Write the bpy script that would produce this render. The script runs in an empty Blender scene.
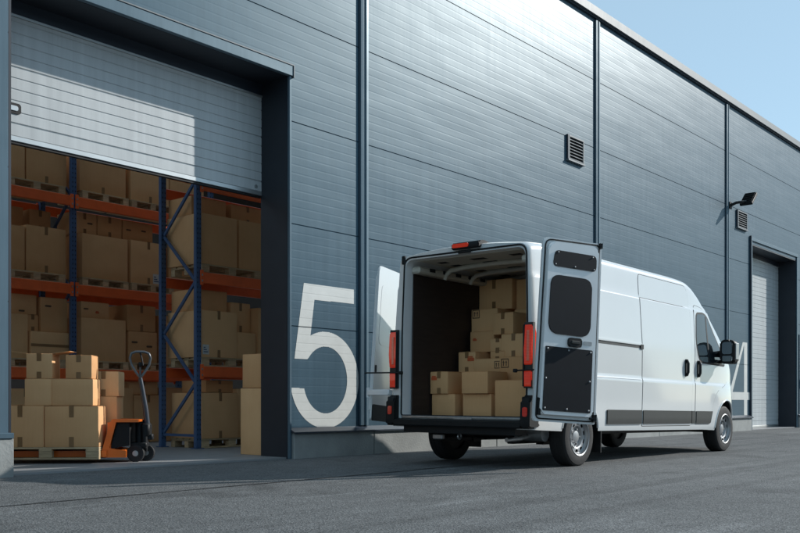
import bpy, bmesh, math, random
from mathutils import Vector, Matrix
random.seed(7)
R = math.radians
scene = bpy.context.scene
COL = scene.collection

# ------------------------------------------------------------------ materials
def new_mat(name):
    m = bpy.data.materials.new(name); m.use_nodes = True
    nt = m.node_tree
    return m, nt, nt.nodes['Principled BSDF']

def N(nt, t, **kw):
    n = nt.nodes.new(t)
    for k, v in kw.items():
        if k in n.inputs: n.inputs[k].default_value = v
        else: setattr(n, k, v)
    return n

def mat(name, col, rough=.5, metal=0., vary=.12, scale=3., bump=0., bscale=60., rand=0., coat=0., stretch=(1, 1, 1), spec=.5, rvary=.0):
    """Principled surface whose colour drifts with noise; optional fine bump and per-object variation."""
    m, nt, b = new_mat(name); L = nt.links
    tc = N(nt, 'ShaderNodeTexCoord'); mp = N(nt, 'ShaderNodeMapping'); mp.inputs['Scale'].default_value = stretch
    L.new(tc.outputs['Object'], mp.inputs['Vector'])
    no = N(nt, 'ShaderNodeTexNoise', Scale=scale, Detail=6., Roughness=.6); L.new(mp.outputs[0], no.inputs['Vector'])
    rp = N(nt, 'ShaderNodeMapRange'); rp.inputs['From Min'].default_value = .25; rp.inputs['From Max'].default_value = .75
    rp.inputs['To Min'].default_value = 1 - vary; rp.inputs['To Max'].default_value = 1 + vary
    L.new(no.outputs['Fac'], rp.inputs['Value'])
    src = rp.outputs[0]
    if rand:
        oi = N(nt, 'ShaderNodeObjectInfo')
        r2 = N(nt, 'ShaderNodeMapRange'); r2.inputs['To Min'].default_value = 1 - rand; r2.inputs['To Max'].default_value = 1 + rand
        L.new(oi.outputs['Random'], r2.inputs['Value'])
        mu = N(nt, 'ShaderNodeMath', operation='MULTIPLY'); L.new(src, mu.inputs[0]); L.new(r2.outputs[0], mu.inputs[1]); src = mu.outputs[0]
    mx = N(nt, 'ShaderNodeVectorMath', operation='SCALE'); mx.inputs[0].default_value = col[:3]
    L.new(src, mx.inputs['Scale']); L.new(mx.outputs[0], b.inputs['Base Color'])
    b.inputs['Roughness'].default_value = rough; b.inputs['Metallic'].default_value = metal
    b.inputs['Specular IOR Level'].default_value = spec
    if coat: b.inputs['Coat Weight'].default_value = coat; b.inputs['Coat Roughness'].default_value = .06
    if rvary:
        r3 = N(nt, 'ShaderNodeMapRange'); r3.inputs['To Min'].default_value = rough - rvary; r3.inputs['To Max'].default_value = rough + rvary
        L.new(no.outputs['Fac'], r3.inputs['Value']); L.new(r3.outputs[0], b.inputs['Roughness'])
    if bump:
        n2 = N(nt, 'ShaderNodeTexNoise', Scale=bscale, Detail=4.); L.new(mp.outputs[0], n2.inputs['Vector'])
        bp = N(nt, 'ShaderNodeBump', Strength=1., Distance=bump); L.new(n2.outputs['Fac'], bp.inputs['Height']); L.new(bp.outputs[0], b.inputs['Normal'])
    return m

def asphalt_mat():
    m, nt, b = new_mat('asphalt'); L = nt.links
    tc = N(nt, 'ShaderNodeTexCoord')
    big = N(nt, 'ShaderNodeTexNoise', Scale=.35, Detail=5., Roughness=.6); L.new(tc.outputs['Object'], big.inputs['Vector'])
    mid = N(nt, 'ShaderNodeTexNoise', Scale=3.2, Detail=6., Roughness=.65); L.new(tc.outputs['Object'], mid.inputs['Vector'])
    st = N(nt, 'ShaderNodeTexVoronoi', Scale=95.); L.new(tc.outputs['Object'], st.inputs['Vector'])
    fine = N(nt, 'ShaderNodeTexNoise', Scale=60., Detail=3.); L.new(tc.outputs['Object'], fine.inputs['Vector'])
    # long pale scuffs running along the wall
    mp = N(nt, 'ShaderNodeMapping'); mp.inputs['Scale'].default_value = (.16, 1.3, 1); mp.inputs['Rotation'].default_value = (0, 0, R(-6))
    L.new(tc.outputs['Object'], mp.inputs['Vector'])
    sc = N(nt, 'ShaderNodeTexNoise', Scale=1.7, Detail=7., Roughness=.7); L.new(mp.outputs[0], sc.inputs['Vector'])
    r0 = N(nt, 'ShaderNodeValToRGB'); r0.color_ramp.elements[0].position = .3; r0.color_ramp.elements[1].position = .75
    r0.color_ramp.elements[0].color = (.082, .085, .086, 1); r0.color_ramp.elements[1].color = (.158, .161, .161, 1)
    ad = N(nt, 'ShaderNodeMath', operation='MULTIPLY_ADD'); L.new(mid.outputs['Fac'], ad.inputs[0]); ad.inputs[1].default_value = .55
    ad2 = N(nt, 'ShaderNodeMath', operation='MULTIPLY'); L.new(big.outputs['Fac'], ad2.inputs[0]); ad2.inputs[1].default_value = .45
    L.new(ad2.outputs[0], ad.inputs[2]); L.new(ad.outputs[0], r0.inputs['Fac'])
    # aggregate: light and dark stones
    rs = N(nt, 'ShaderNodeMapRange'); rs.inputs['From Min'].default_value = 0; rs.inputs['From Max'].default_value = 1
    rs.inputs['To Min'].default_value = .5; rs.inputs['To Max'].default_value = 1.55
    sep = N(nt, 'ShaderNodeSeparateColor'); L.new(st.outputs['Color'], sep.inputs[0]); L.new(sep.outputs[0], rs.inputs['Value'])
    v = N(nt, 'ShaderNodeVectorMath', operation='SCALE'); L.new(r0.outputs['Color'], v.inputs[0]); L.new(rs.outputs[0], v.inputs['Scale'])
    rsc = N(nt, 'ShaderNodeMapRange'); rsc.inputs['From Min'].default_value = .55; rsc.inputs['From Max'].default_value = .72
    rsc.inputs['To Min'].default_value = 1.; rsc.inputs['To Max'].default_value = 1.6; L.new(sc.outputs['Fac'], rsc.inputs['Value'])
    v2 = N(nt, 'ShaderNodeVectorMath', operation='SCALE'); L.new(v.outputs[0], v2.inputs[0]); L.new(rsc.outputs[0], v2.inputs['Scale'])
    oil = N(nt, 'ShaderNodeTexNoise', Scale=.9, Detail=3., Roughness=.45, Distortion=.6); L.new(tc.outputs['Object'], oil.inputs['Vector'])
    ro = N(nt, 'ShaderNodeMapRange'); ro.inputs['From Min'].default_value = .60; ro.inputs['From Max'].default_value = .70
    ro.inputs['To Min'].default_value = 1.; ro.inputs['To Max'].default_value = .72; L.new(oil.outputs['Fac'], ro.inputs['Value'])
    tr = N(nt, 'ShaderNodeMapping'); tr.inputs['Scale'].default_value = (.05, 2.6, 1); tr.inputs['Rotation'].default_value = (0, 0, R(-11)); L.new(tc.outputs['Object'], tr.inputs['Vector'])
    tn = N(nt, 'ShaderNodeTexNoise', Scale=1.1, Detail=4., Roughness=.5); L.new(tr.outputs[0], tn.inputs['Vector'])
    rt = N(nt, 'ShaderNodeMapRange'); rt.inputs['From Min'].default_value = .52; rt.inputs['From Max'].default_value = .66
    rt.inputs['To Min'].default_value = 1.; rt.inputs['To Max'].default_value = .80; L.new(tn.outputs['Fac'], rt.inputs['Value'])
    mo = N(nt, 'ShaderNodeMath', operation='MULTIPLY'); L.new(ro.outputs[0], mo.inputs[0]); L.new(rt.outputs[0], mo.inputs[1])
    v3 = N(nt, 'ShaderNodeVectorMath', operation='SCALE'); L.new(v2.outputs[0], v3.inputs[0]); L.new(mo.outputs[0], v3.inputs['Scale'])
    L.new(v3.outputs[0], b.inputs['Base Color'])
    b.inputs['Roughness'].default_value = .82; b.inputs['Specular IOR Level'].default_value = .35
    hs = N(nt, 'ShaderNodeMath', operation='ADD'); L.new(st.outputs['Distance'], hs.inputs[0]); L.new(fine.outputs['Fac'], hs.inputs[1])
    bp = N(nt, 'ShaderNodeBump', Strength=.8, Distance=.006); L.new(hs.outputs[0], bp.inputs['Height']); L.new(bp.outputs[0], b.inputs['Normal'])
    return m

def card_mat():
    m, nt, b = new_mat('cardboard'); L = nt.links
    tc = N(nt, 'ShaderNodeTexCoord'); oi = N(nt, 'ShaderNodeObjectInfo')
    va = N(nt, 'ShaderNodeVectorMath', operation='SCALE'); va.inputs[0].default_value = (37, 11, 23); L.new(oi.outputs['Random'], va.inputs['Scale'])
    off = N(nt, 'ShaderNodeVectorMath', operation='ADD'); L.new(tc.outputs['Object'], off.inputs[0]); L.new(va.outputs[0], off.inputs[1])
    n1 = N(nt, 'ShaderNodeTexNoise', Scale=2.5, Detail=5., Roughness=.6); L.new(off.outputs[0], n1.inputs['Vector'])
    mp = N(nt, 'ShaderNodeMapping'); mp.inputs['Scale'].default_value = (140, 140, 3); L.new(off.outputs[0], mp.inputs['Vector'])
    n2 = N(nt, 'ShaderNodeTexNoise', Scale=1., Detail=2.); L.new(mp.outputs[0], n2.inputs['Vector'])
    r = N(nt, 'ShaderNodeValToRGB'); r.color_ramp.elements[0].color = (.62, .32, .14, 1); r.color_ramp.elements[1].color = (.88, .55, .28, 1)
    ml = N(nt, 'ShaderNodeMath', operation='MULTIPLY_ADD'); L.new(n2.outputs['Fac'], ml.inputs[0]); ml.inputs[1].default_value = .25
    m3 = N(nt, 'ShaderNodeMath', operation='MULTIPLY_ADD'); L.new(n1.outputs['Fac'], m3.inputs[0]); m3.inputs[1].default_value = .6
    m4 = N(nt, 'ShaderNodeMath', operation='MULTIPLY_ADD'); L.new(oi.outputs['Random'], m4.inputs[0]); m4.inputs[1].default_value = .6; m4.inputs[2].default_value = -.2
    L.new(m4.outputs[0], m3.inputs[2]); L.new(m3.outputs[0], ml.inputs[2]); L.new(ml.outputs[0], r.inputs['Fac'])
    L.new(r.outputs['Color'], b.inputs['Base Color']); b.inputs['Roughness'].default_value = .75; b.inputs['Specular IOR Level'].default_value = .25
    bp = N(nt, 'ShaderNodeBump', Strength=.5, Distance=.012); L.new(n1.outputs['Fac'], bp.inputs['Height']); L.new(bp.outputs[0], b.inputs['Normal'])
    return m

def panel_mat(name, col, rough, metal, ior=1.5):
    """Coated sheet steel: slight oil-canning, faint streaks and dust."""
    m, nt, b = new_mat(name); L = nt.links
    tc = N(nt, 'ShaderNodeTexCoord')
    mp = N(nt, 'ShaderNodeMapping'); mp.inputs['Scale'].default_value = (.5, 1, 1.6); L.new(tc.outputs['Object'], mp.inputs['Vector'])
    w = N(nt, 'ShaderNodeTexNoise', Scale=.9, Detail=2.); L.new(mp.outputs[0], w.inputs['Vector'])
    mp2 = N(nt, 'ShaderNodeMapping'); mp2.inputs['Scale'].default_value = (7, 7, .35); L.new(tc.outputs['Object'], mp2.inputs['Vector'])
    s = N(nt, 'ShaderNodeTexNoise', Scale=1.2, Detail=6., Roughness=.7); L.new(mp2.outputs[0], s.inputs['Vector'])
    rp = N(nt, 'ShaderNodeMapRange'); rp.inputs['From Min'].default_value = .25; rp.inputs['From Max'].default_value = .75
    rp.inputs['To Min'].default_value = .86; rp.inputs['To Max'].default_value = 1.14; L.new(s.outputs['Fac'], rp.inputs['Value'])
    v = N(nt, 'ShaderNodeVectorMath', operation='SCALE'); v.inputs[0].default_value = col; L.new(rp.outputs[0], v.inputs['Scale'])
    L.new(v.outputs[0], b.inputs['Base Color'])
    rr = N(nt, 'ShaderNodeMapRange'); rr.inputs['To Min'].default_value = rough - .06; rr.inputs['To Max'].default_value = rough + .06
    L.new(s.outputs['Fac'], rr.inputs['Value']); L.new(rr.outputs[0], b.inputs['Roughness'])
    b.inputs['Metallic'].default_value = metal; b.inputs['IOR'].default_value = ior
    if ior > 1.5 or ior < 1.5: b.inputs['Specular Tint'].default_value = (.54, .86, 1., 1)
    bp = N(nt, 'ShaderNodeBump', Strength=1., Distance=.012); L.new(w.outputs['Fac'], bp.inputs['Height']); L.new(bp.outputs[0], b.inputs['Normal'])
    return m

M = {}
M['asphalt'] = asphalt_mat()
M['card'] = card_mat()
M['wall'] = panel_mat('blue_grey_cladding', (.044, .084, .118), .43, .0, 1.40)
M['trim'] = panel_mat('blue_grey_trim', (.085, .128, .162), .40, .0, 1.45)
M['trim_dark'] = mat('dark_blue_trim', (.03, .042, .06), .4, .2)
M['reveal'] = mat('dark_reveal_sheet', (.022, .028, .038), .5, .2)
M['door_white'] = panel_mat('white_door_sheet', (.47, .50, .51), .42, .0)
M['rail'] = mat('aluminium_rail', (.5, .52, .52), .35, .8)
M['concrete'] = mat('plinth_concrete', (.30, .31, .30), .85, 0, .2, 2.2, .004, 40)
M['floor_in'] = mat('hall_floor_concrete', (.26, .262, .265), .55, 0, .18, .9, .001, 20)
M['parapet'] = panel_mat('parapet_cap_sheet', (.12, .145, .16), .55, .1)
M['black'] = mat('black_plastic', (.010, .011, .012), .55, 0, .2, 8, spec=.3)
M['blackmat'] = mat('black_board', (.006, .007, .010), .5, 0, .2, 5, spec=.3)
M['rubber'] = mat('tyre_rubber', (.016, .016, .017), .75, 0, .25, 9, .002, 50)
M['digit'] = mat('white_wall_paint', (.60, .61, .585), .55, 0, .08, 4)
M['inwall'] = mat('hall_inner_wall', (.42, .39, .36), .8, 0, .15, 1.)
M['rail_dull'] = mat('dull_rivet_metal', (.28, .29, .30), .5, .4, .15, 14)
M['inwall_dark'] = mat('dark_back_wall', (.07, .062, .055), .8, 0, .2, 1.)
M['wood'] = mat('pallet_wood', (.56, .42, .25), .75, 0, .28, 6, .002, 40, .22, stretch=(1, 6, 6))
M['orange'] = mat('orange_rack_steel', (.90, .15, .035), .42, 0, .12, 5, rand=.06)
M['blue'] = mat('blue_rack_steel', (.055, .12, .25), .42, 0, .14, 5)
M['hole'] = mat('punched_hole', (.006, .007, .01), .8)
M['galv'] = mat('galvanised_steel', (.45, .46, .46), .38, .85, .2, 14)
M['tape'] = mat('brown_packing_tape', (.27, .15, .065), .32, 0, .1, 6)
M['stick_or'] = mat('orange_sticker', (.62, .12, .04), .5, 0, .2, 60)
M['stick_dk'] = mat('dark_print', (.12, .075, .04), .6, 0, .4, 50)
M['stick_wh'] = mat('white_paper_label', (.62, .64, .62), .6, 0, .1, 20)
M['stick_bl'] = mat('blue_print', (.06, .10, .2), .6, 0, .3, 60)
M['vanwhite'] = mat('white_van_paint', (.67, .69, .69), .22, 0, .025, 1.2, coat=.8)
M['vaninner'] = mat('white_painted_inner_steel', (.82, .83, .83), .3, 0, .04, 2., coat=.4)
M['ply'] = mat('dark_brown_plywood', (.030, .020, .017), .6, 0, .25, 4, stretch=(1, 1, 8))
M['cream'] = mat('primer_beige_steel', (.55, .52, .44), .5, 0, .1, 4)
M['seam'] = mat('panel_gap_shadow', (.02, .021, .022), .7)
M['moulding'] = mat('grey_side_moulding', (.022, .024, .022), .5, 0, .12, 5)
M['wheelhouse'] = mat('blue_grey_liner', (.07, .095, .15), .6, 0, .15, 4)
M['silver'] = mat('silver_wheel_steel', (.36, .37, .38), .42, .6, .12, 8)
M['drum'] = mat('brake_drum_iron', (.05, .048, .046), .6, .5, .3, 14)
M['jackor'] = mat('orange_jack_enamel', (.80, .17, .018), .32, 0, .06, 4, coat=.3)
M['tiller'] = mat('grey_blue_tiller_steel', (.05, .06, .075), .38, .3, .15, 8)
M['grip'] = mat('pale_grip_metal', (.13, .14, .15), .34, .4, .15, 14)
M['earth'] = mat('dark_ridge_ground', (.022, .030, .032), .9, 0, .5, .12, .6, .3)

def glass_mat(name, col, rough):
    m, nt, b = new_mat(name)
    b.inputs['Base Color'].default_value = (*col, 1); b.inputs['Roughness'].default_value = rough
    b.inputs['Coat Weight'].default_value = .2; b.inputs['Coat Roughness'].default_value = .01
    n = N(nt, 'ShaderNodeTexNoise', Scale=3.); bp = N(nt, 'ShaderNodeBump', Strength=.15, Distance=.002)
    nt.links.new(n.outputs['Fac'], bp.inputs['Height']); nt.links.new(bp.outputs[0], b.inputs['Normal'])
    return m
M['glass'] = glass_mat('dark_cab_glass', (.012, .018, .022), .03)
M['mirror'] = mat('mirror_glass', (.30, .33, .36), .03, 1., .02)
def lens_mat(name, col, em=0):
    m, nt, b = new_mat(name); L = nt.links
    tc = N(nt, 'ShaderNodeTexCoord'); w = N(nt, 'ShaderNodeTexWave', Scale=28., bands_direction='Z'); L.new(tc.outputs['Object'], w.inputs['Vector'])
    rp = N(nt, 'ShaderNodeMapRange'); rp.inputs['To Min'].default_value = .75; rp.inputs['To Max'].default_value = 1.2; L.new(w.outputs['Fac'], rp.inputs['Value'])
    v = N(nt, 'ShaderNodeVectorMath', operation='SCALE'); v.inputs[0].default_value = col; L.new(rp.outputs[0], v.inputs['Scale'])
    L.new(v.outputs[0], b.inputs['Base Color']); b.inputs['Roughness'].default_value = .12; b.inputs['Coat Weight'].default_value = 1.
    if em:
        b.inputs['Emission Color'].default_value = (*col, 1); b.inputs['Emission Strength'].default_value = em
    return m
M['red'] = lens_mat('red_lamp_lens', (.80, .035, .012))
M['redlit'] = lens_mat('lit_red_lamp_lens', (.85, .05, .018), .08)
M['amber'] = lens_mat('pale_orange_lens', (.9, .20, .12))

# ------------------------------------------------------------------ mesh builder
class MB:
    def __init__(s): s.bm = bmesh.new(); s.mi = 0
    def face(s, pts, mi=None):
        vs = [s.bm.verts.new(p) for p in pts]
        f = s.bm.faces.new(vs); f.material_index = s.mi if mi is None else mi; return f
    def box(s, x0, x1, y0, y1, z0, z1, bev=0., seg=1, mi=None, mtx=None):
        r = bmesh.ops.create_cube(s.bm, size=1.)
        vs = r['verts']
        for v in vs:
            v.co = Vector(((x0 + x1) / 2 + v.co.x * (x1 - x0), (y0 + y1) / 2 + v.co.y * (y1 - y0), (z0 + z1) / 2 + v.co.z * (z1 - z0)))
        fs = {f for v in vs for f in v.link_faces}
        for f in fs: f.material_index = s.mi if mi is None else mi
        if bev:
            es = list({e for v in vs for e in v.link_edges})
            rr = bmesh.ops.bevel(s.bm, geom=es, offset=bev, segments=seg, affect='EDGES', profile=.5)
            vs = list({v for f in rr['faces'] for v in f.verts} | {v for v in vs if v.is_valid})
            for f in {f for v in vs for f in v.link_faces}: f.material_index = s.mi if mi is None else mi
        if mtx is not None:
            for v in vs: v.co = mtx @ v.co
        return vs
    def tube(s, pts, r, n=10, mi=None, cap=True, rs=None):
        pts = [Vector(p) for p in pts]; rings = []
        up = None
        for i, p in enumerate(pts):
            a = pts[max(i - 1, 0)]; b = pts[min(i + 1, len(pts) - 1)]
            t = (b - a)
            if len(pts) > 3 and (pts[0] - pts[-1]).length < 1e-6 and i in (0, len(pts) - 1): t = pts[1] - pts[-2]
            t.normalize()
            if up is None:
                up = Vector((0, 0, 1)) if abs(t.z) < .9 else Vector((1, 0, 0))
            sd = t.cross(up); 
            if sd.length < 1e-5: sd = t.cross(Vector((0, 1, 0)))
            sd.normalize(); up = sd.cross(t).normalized()
            rad = rs[i] if rs else r
            rings.append([s.bm.verts.new(p + rad * (math.cos(2 * math.pi * k / n) * sd + math.sin(2 * math.pi * k / n) * up)) for k in range(n)])
        m = s.mi if mi is None else mi
        for a, b in zip(rings, rings[1:]):
            for k in range(n):
                f = s.bm.faces.new((a[k], a[(k + 1) % n], b[(k + 1) % n], b[k])); f.material_index = m
        if cap:
            for q in (rings[0][::-1], rings[-1]):
                f = s.bm.faces.new(q); f.material_index = m
    def prism(s, poly, axis, a, b, mi=None, bev=0.):
        """closed 2-D polygon extruded along axis 0/1/2; the other two axes keep their order"""
        def P(u, v, w): c = [u, v]; c.insert(axis, w); return Vector(c)
        A = [s.bm.verts.new(P(u, v, a)) for u, v in poly]; B = [s.bm.verts.new(P(u, v, b)) for u, v in poly]
        m = s.mi if mi is None else mi; n = len(poly); fs = []
        fs.append(s.bm.faces.new(A)); fs.append(s.bm.faces.new(B[::-1]))
        for k in range(n): fs.append(s.bm.faces.new((A[k], B[k], B[(k + 1) % n], A[(k + 1) % n])))
        for f in fs: f.material_index = m
        if bev:
            es = [e for f in fs[:2] for e in f.edges]
            rr = bmesh.ops.bevel(s.bm, geom=es, offset=bev, segments=2, affect='EDGES')
            for f in rr['faces']: f.material_index = m
    def lathe(s, prof, c, axis=1, n=40, mi=None, skip=None):
        """profile (radius, along) spun about an axis through c; skip(i, k) leaves a cell open"""
        rings = []
        for r, h in prof:
            ring = []
            for k in range(n):
                t = 2 * math.pi * k / n; q = [r * math.cos(t), r * math.sin(t)]; q.insert(axis, h)
                ring.append(s.bm.verts.new(Vector(c) + Vector(q)))
            rings.append(ring)
        m = s.mi if mi is None else mi
        for i, (a, b) in enumerate(zip(rings, rings[1:])):
            for k in range(n):
                if skip and skip(i, k): continue
                f = s.bm.faces.new((a[k], a[(k + 1) % n], b[(k + 1) % n], b[k])); f.material_index = m
    def build(s, name, mats, parent=None, smooth=None, loc=None, rot=None):
        bmesh.ops.recalc_face_normals(s.bm, faces=s.bm.faces)
        me = bpy.data.meshes.new(name); s.bm.to_mesh(me); s.bm.free()
        for m in (mats if isinstance(mats, (list, tuple)) else [mats]): me.materials.append(M[m] if isinstance(m, str) else m)
        if smooth:
            me.polygons.foreach_set('use_smooth', [True] * len(me.polygons)); me.set_sharp_from_angle(angle=R(smooth))
        o = bpy.data.objects.new(name, me); COL.objects.link(o)
        if parent is not None: o.parent = parent
        if loc: o.location = loc
        if rot: o.rotation_euler = rot
        return o

def tag(o, label=None, cat=None, group=None, kind=None):
    if label: o['label'] = label
    if cat: o['category'] = cat
    if group: o['group'] = group
    if kind: o['kind'] = kind
    return o
def empty(name, loc=(0, 0, 0), rot=(0, 0, 0)):
    o = bpy.data.objects.new(name, None); COL.objects.link(o); o.location = loc; o.rotation_euler = rot; o.empty_display_size = .2
    return o
def copy_tree(o, parent=None):
    c = o.copy(); COL.objects.link(c)
    if parent is not None: c.parent = parent
    for ch in list(o.children): copy_tree(ch, c)
    return c
def rrect(u0, u1, v0, v1, r, n=6):
    rs = r if isinstance(r, (list, tuple)) else [r] * 4      # corners: (u1,v1) (u0,v1) (u0,v0) (u1,v0)
    out = []
    for (cu, cv, su, sv, a0), rr in zip(((u1, v1, -1, -1, 0), (u0, v1, 1, -1, 90), (u0, v0, 1, 1, 180), (u1, v0, -1, 1, 270)), rs):
        for k in range(n + 1):
            a = R(a0 + 90 * k / n); out.append((cu + su * rr + rr * math.cos(a), cv + sv * rr + rr * math.sin(a)))
    return out

def corner(p, r, n=5):
    """round the corners of a polygon"""
    out = []
    for i in range(len(p)):
        a, b, c = (Vector(p[i - 1]), Vector(p[i]), Vector(p[(i + 1) % len(p)])); rr = r[i] if isinstance(r, (list, tuple)) else r
        d1 = (a - b); d2 = (c - b); l = min(rr, d1.length * .45, d2.length * .45); p1 = b + d1.normalized() * l; p2 = b + d2.normalized() * l
        for k in range(n + 1): t = k / n; out.append(tuple(p1 * (1 - t) ** 2 + b * 2 * t * (1 - t) + p2 * t * t))
    return out

# ------------------------------------------------------------------ setting
mb = MB(); mb.face([(-250, -250, 0), (250, -250, 0), (250, 250, 0), (-250, 250, 0)])
tag(mb.build('asphalt_yard', 'asphalt'), kind='structure')
mb = MB(); mb.box(-12, 30, .02, 17, -.2, .02)
tag(mb.build('warehouse_floor', 'floor_in'), kind='structure')
# joint in the asphalt running beside the wall
mb = MB()
x = -12.
while x < 1.6:
    x2 = x + random.uniform(.5, 1.1)
    w = random.uniform(.012, .022); y = -2.52 + .012 * x + random.uniform(-.012, .012)
    mb.face([(x, y - w, .004), (x2 + .03, y - w, .004), (x2 + .03, y + w, .004), (x, y + w, .004)]); x = x2 + .03
tag(mb.build('asphalt_joint', 'seam'), kind='structure')
# unseen dark ridge added across the yard, far behind the camera side; it darkens the lower reflections in the cladding
mb = MB(); prev = None
for i in range(81):
    x = -160 + 320 * i / 80; h = 16.5 + 1.6 * math.sin(i * .7) + 1.1 * math.sin(i * 1.9 + 1) + random.uniform(-.6, .6)
    ring = [mb.bm.verts.new(p) for p in ((x, -75, -.1), (x, -80, h * .8), (x, -86, h), (x, -110, h * .9), (x, -125, -.1))]
    if prev:
        for a in range(4): mb.bm.faces.new((prev[a], prev[a + 1], ring[a + 1], ring[a]))
    prev = ring
tag(mb.build('reflected_ridge', 'earth', smooth=60), kind='structure')

# ------------------------------------------------------------------ warehouse
WH = empty('warehouse_building')
tag(WH, 'blue-grey metal-clad warehouse with a half-raised roller door and a painted 5', 'warehouse')
SEAMS = [.395 + 1.325 * k for k in range(7)]
ZT = 8.215
def wall_profile(z0, z1):
    """(y, z) line up the outer face: panel seams and shallow micro-ribs"""
    pts = [(0., z0)]
    per = 1.325 / 12
    k = 0
    while True:
        z = SEAMS[0] - 1.325 + per * k
        if z > z1 - .03: break
        if z > z0 + .03:
            if k % 12 == 0: pts += [(0, z - .007), (.010, z - .0045), (.010, z + .0045), (0, z + .007)]
            else: pts += [(0, z - .014), (.0004, z - .004), (.0004, z + .004), (0, z + .014)]
        k += 1
    pts.append((0., z1)); return pts
mb = MB()
def wall_seg(x0, x1, z0, z1):
    pr = wall_profile(z0, z1)
    poly = pr + [(.13, z1), (.13, z0)]
    mb.prism(poly, 0, x0, x1)
DX0, DX1, DZ = -3.74, .0, 4.96            # first door opening
EX0, EX1, EZ = 16.55, 20.2, 4.93            # second door opening
wall_seg(-13, DX0, .37, ZT); wall_seg(DX0, DX1, DZ, ZT); wall_seg(DX1, EX0, .37, ZT); wall_seg(EX0, EX1, EZ, ZT); wall_seg(EX1, 34, .37, ZT)
mb.build('facade', 'wall', WH)
# vertical joint covers
for xt in (-5.29, 1.41, 8.15, 14.84, 21.6, 28.3):
    mb = MB(); w = .085
    mb.prism([(xt - w, -.001), (xt - w + .008, -.035), (xt - .03, -.042), (xt - .022, -.024), (xt + .022, -.024), (xt + .03, -.042), (xt + w - .008, -.035), (xt + w, -.001)], 2, .41, ZT - .02)
    mb.box(xt - w - .010, xt - w - .002, -.014, -.002, .41, ZT - .02, mi=1)
    mb.build('joint_trim', ['trim', 'trim_dark'], WH)
# parapet cap with a dark shadow gap under it
mb = MB(); mb.prism([(-.09, 8.245), (-.095, 8.40), (-.06, 8.415), (.45, 8.40), (.45, 8.245)], 0, -13, 34); mb.build('parapet_cap', 'parapet', WH)
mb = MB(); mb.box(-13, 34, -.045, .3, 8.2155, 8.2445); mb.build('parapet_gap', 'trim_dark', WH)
# concrete plinth in lengths, with folded flashing above
def plinth(x0, x1, jo):
    xs = [x0] + [j for j in jo if x0 < j < x1] + [x1]
    for a, b in zip(xs, xs[1:]):
        m_ = MB(); m_.box(a + .006, b - .006, -.08, .12, -.15, .335, .008); m_.build('plinth', 'concrete', WH)
    m_ = MB(); m_.prism([(-.115, .325), (-.115, .345), (-.005, .40), (.06, .40), (.06, .345), (-.082, .337)], 0, x0 - .02, x1 + .02); m_.build('plinth_flashing', 'trim_dark', WH)
plinth(-13, -4.06, (-10, -7)); plinth(.012, 16.38, (1.56, 4.6, 7.7, 10.8, 13.9)); plinth(20.3, 34, (24, 28))
mb = MB(); mb.box(-4.05, -3.765, -.16, .05, -.1, .375, .006); mb.build('plinth', 'concrete', WH)

def doorway(x0, x1, zt, D, proud, name_num):
    # dark reveal lining
    m_ = MB()
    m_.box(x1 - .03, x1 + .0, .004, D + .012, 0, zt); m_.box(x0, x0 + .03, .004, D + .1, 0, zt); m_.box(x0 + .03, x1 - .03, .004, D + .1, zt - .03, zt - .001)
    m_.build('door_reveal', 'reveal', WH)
    if proud:
        m_ = MB(); y0 = -proud
        m_.box(x1 - .03, x1 + .008, -.045, -.002, .0, zt - .031, .004); m_.box(x0 - .30, x0 - .045, y0 - .02, -.002, .376, zt - .031, .004)
        m_.box(x0 - .22, x1 + .018, y0 - .004, -.003, zt - .03, zt + .10, .004)
        m_.build('door_casing', 'trim', WH)
        m_ = MB(); m_.box(x0 - .22, x1 + .033, y0 - .012, -.006, zt + .102, zt + .116); m_.box(x1 + .02, x1 + .033, y0 - .014, -.006, zt - .05, zt + .1)
        m_.build('casing_drip_edge', 'parapet', WH)
        m_ = MB(); m_.box(x0 - .32, x0 - .03, -.175, -.0805, .376, .43, .004); m_.build('post_foot', 'trim', WH)
    else:
        m_ = MB(); m_.box(x0 - .10, x0, -.03, -.002, 0, zt + .08, .004); m_.box(x0 - .1, x1 + .1, -.034, -.003, zt + .081, zt + .16, .004); m_.box(x1, x1 + .1, -.03, -.002, 0, zt + .08, .004)
        m_.build('door_casing', 'trim', WH)
        m_ = MB(); m_.box(x0 - .125, x0 - .105, -.05, -.002, 0, zt + .2); m_.build('casing_edge', 'trim_dark', WH)
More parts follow.
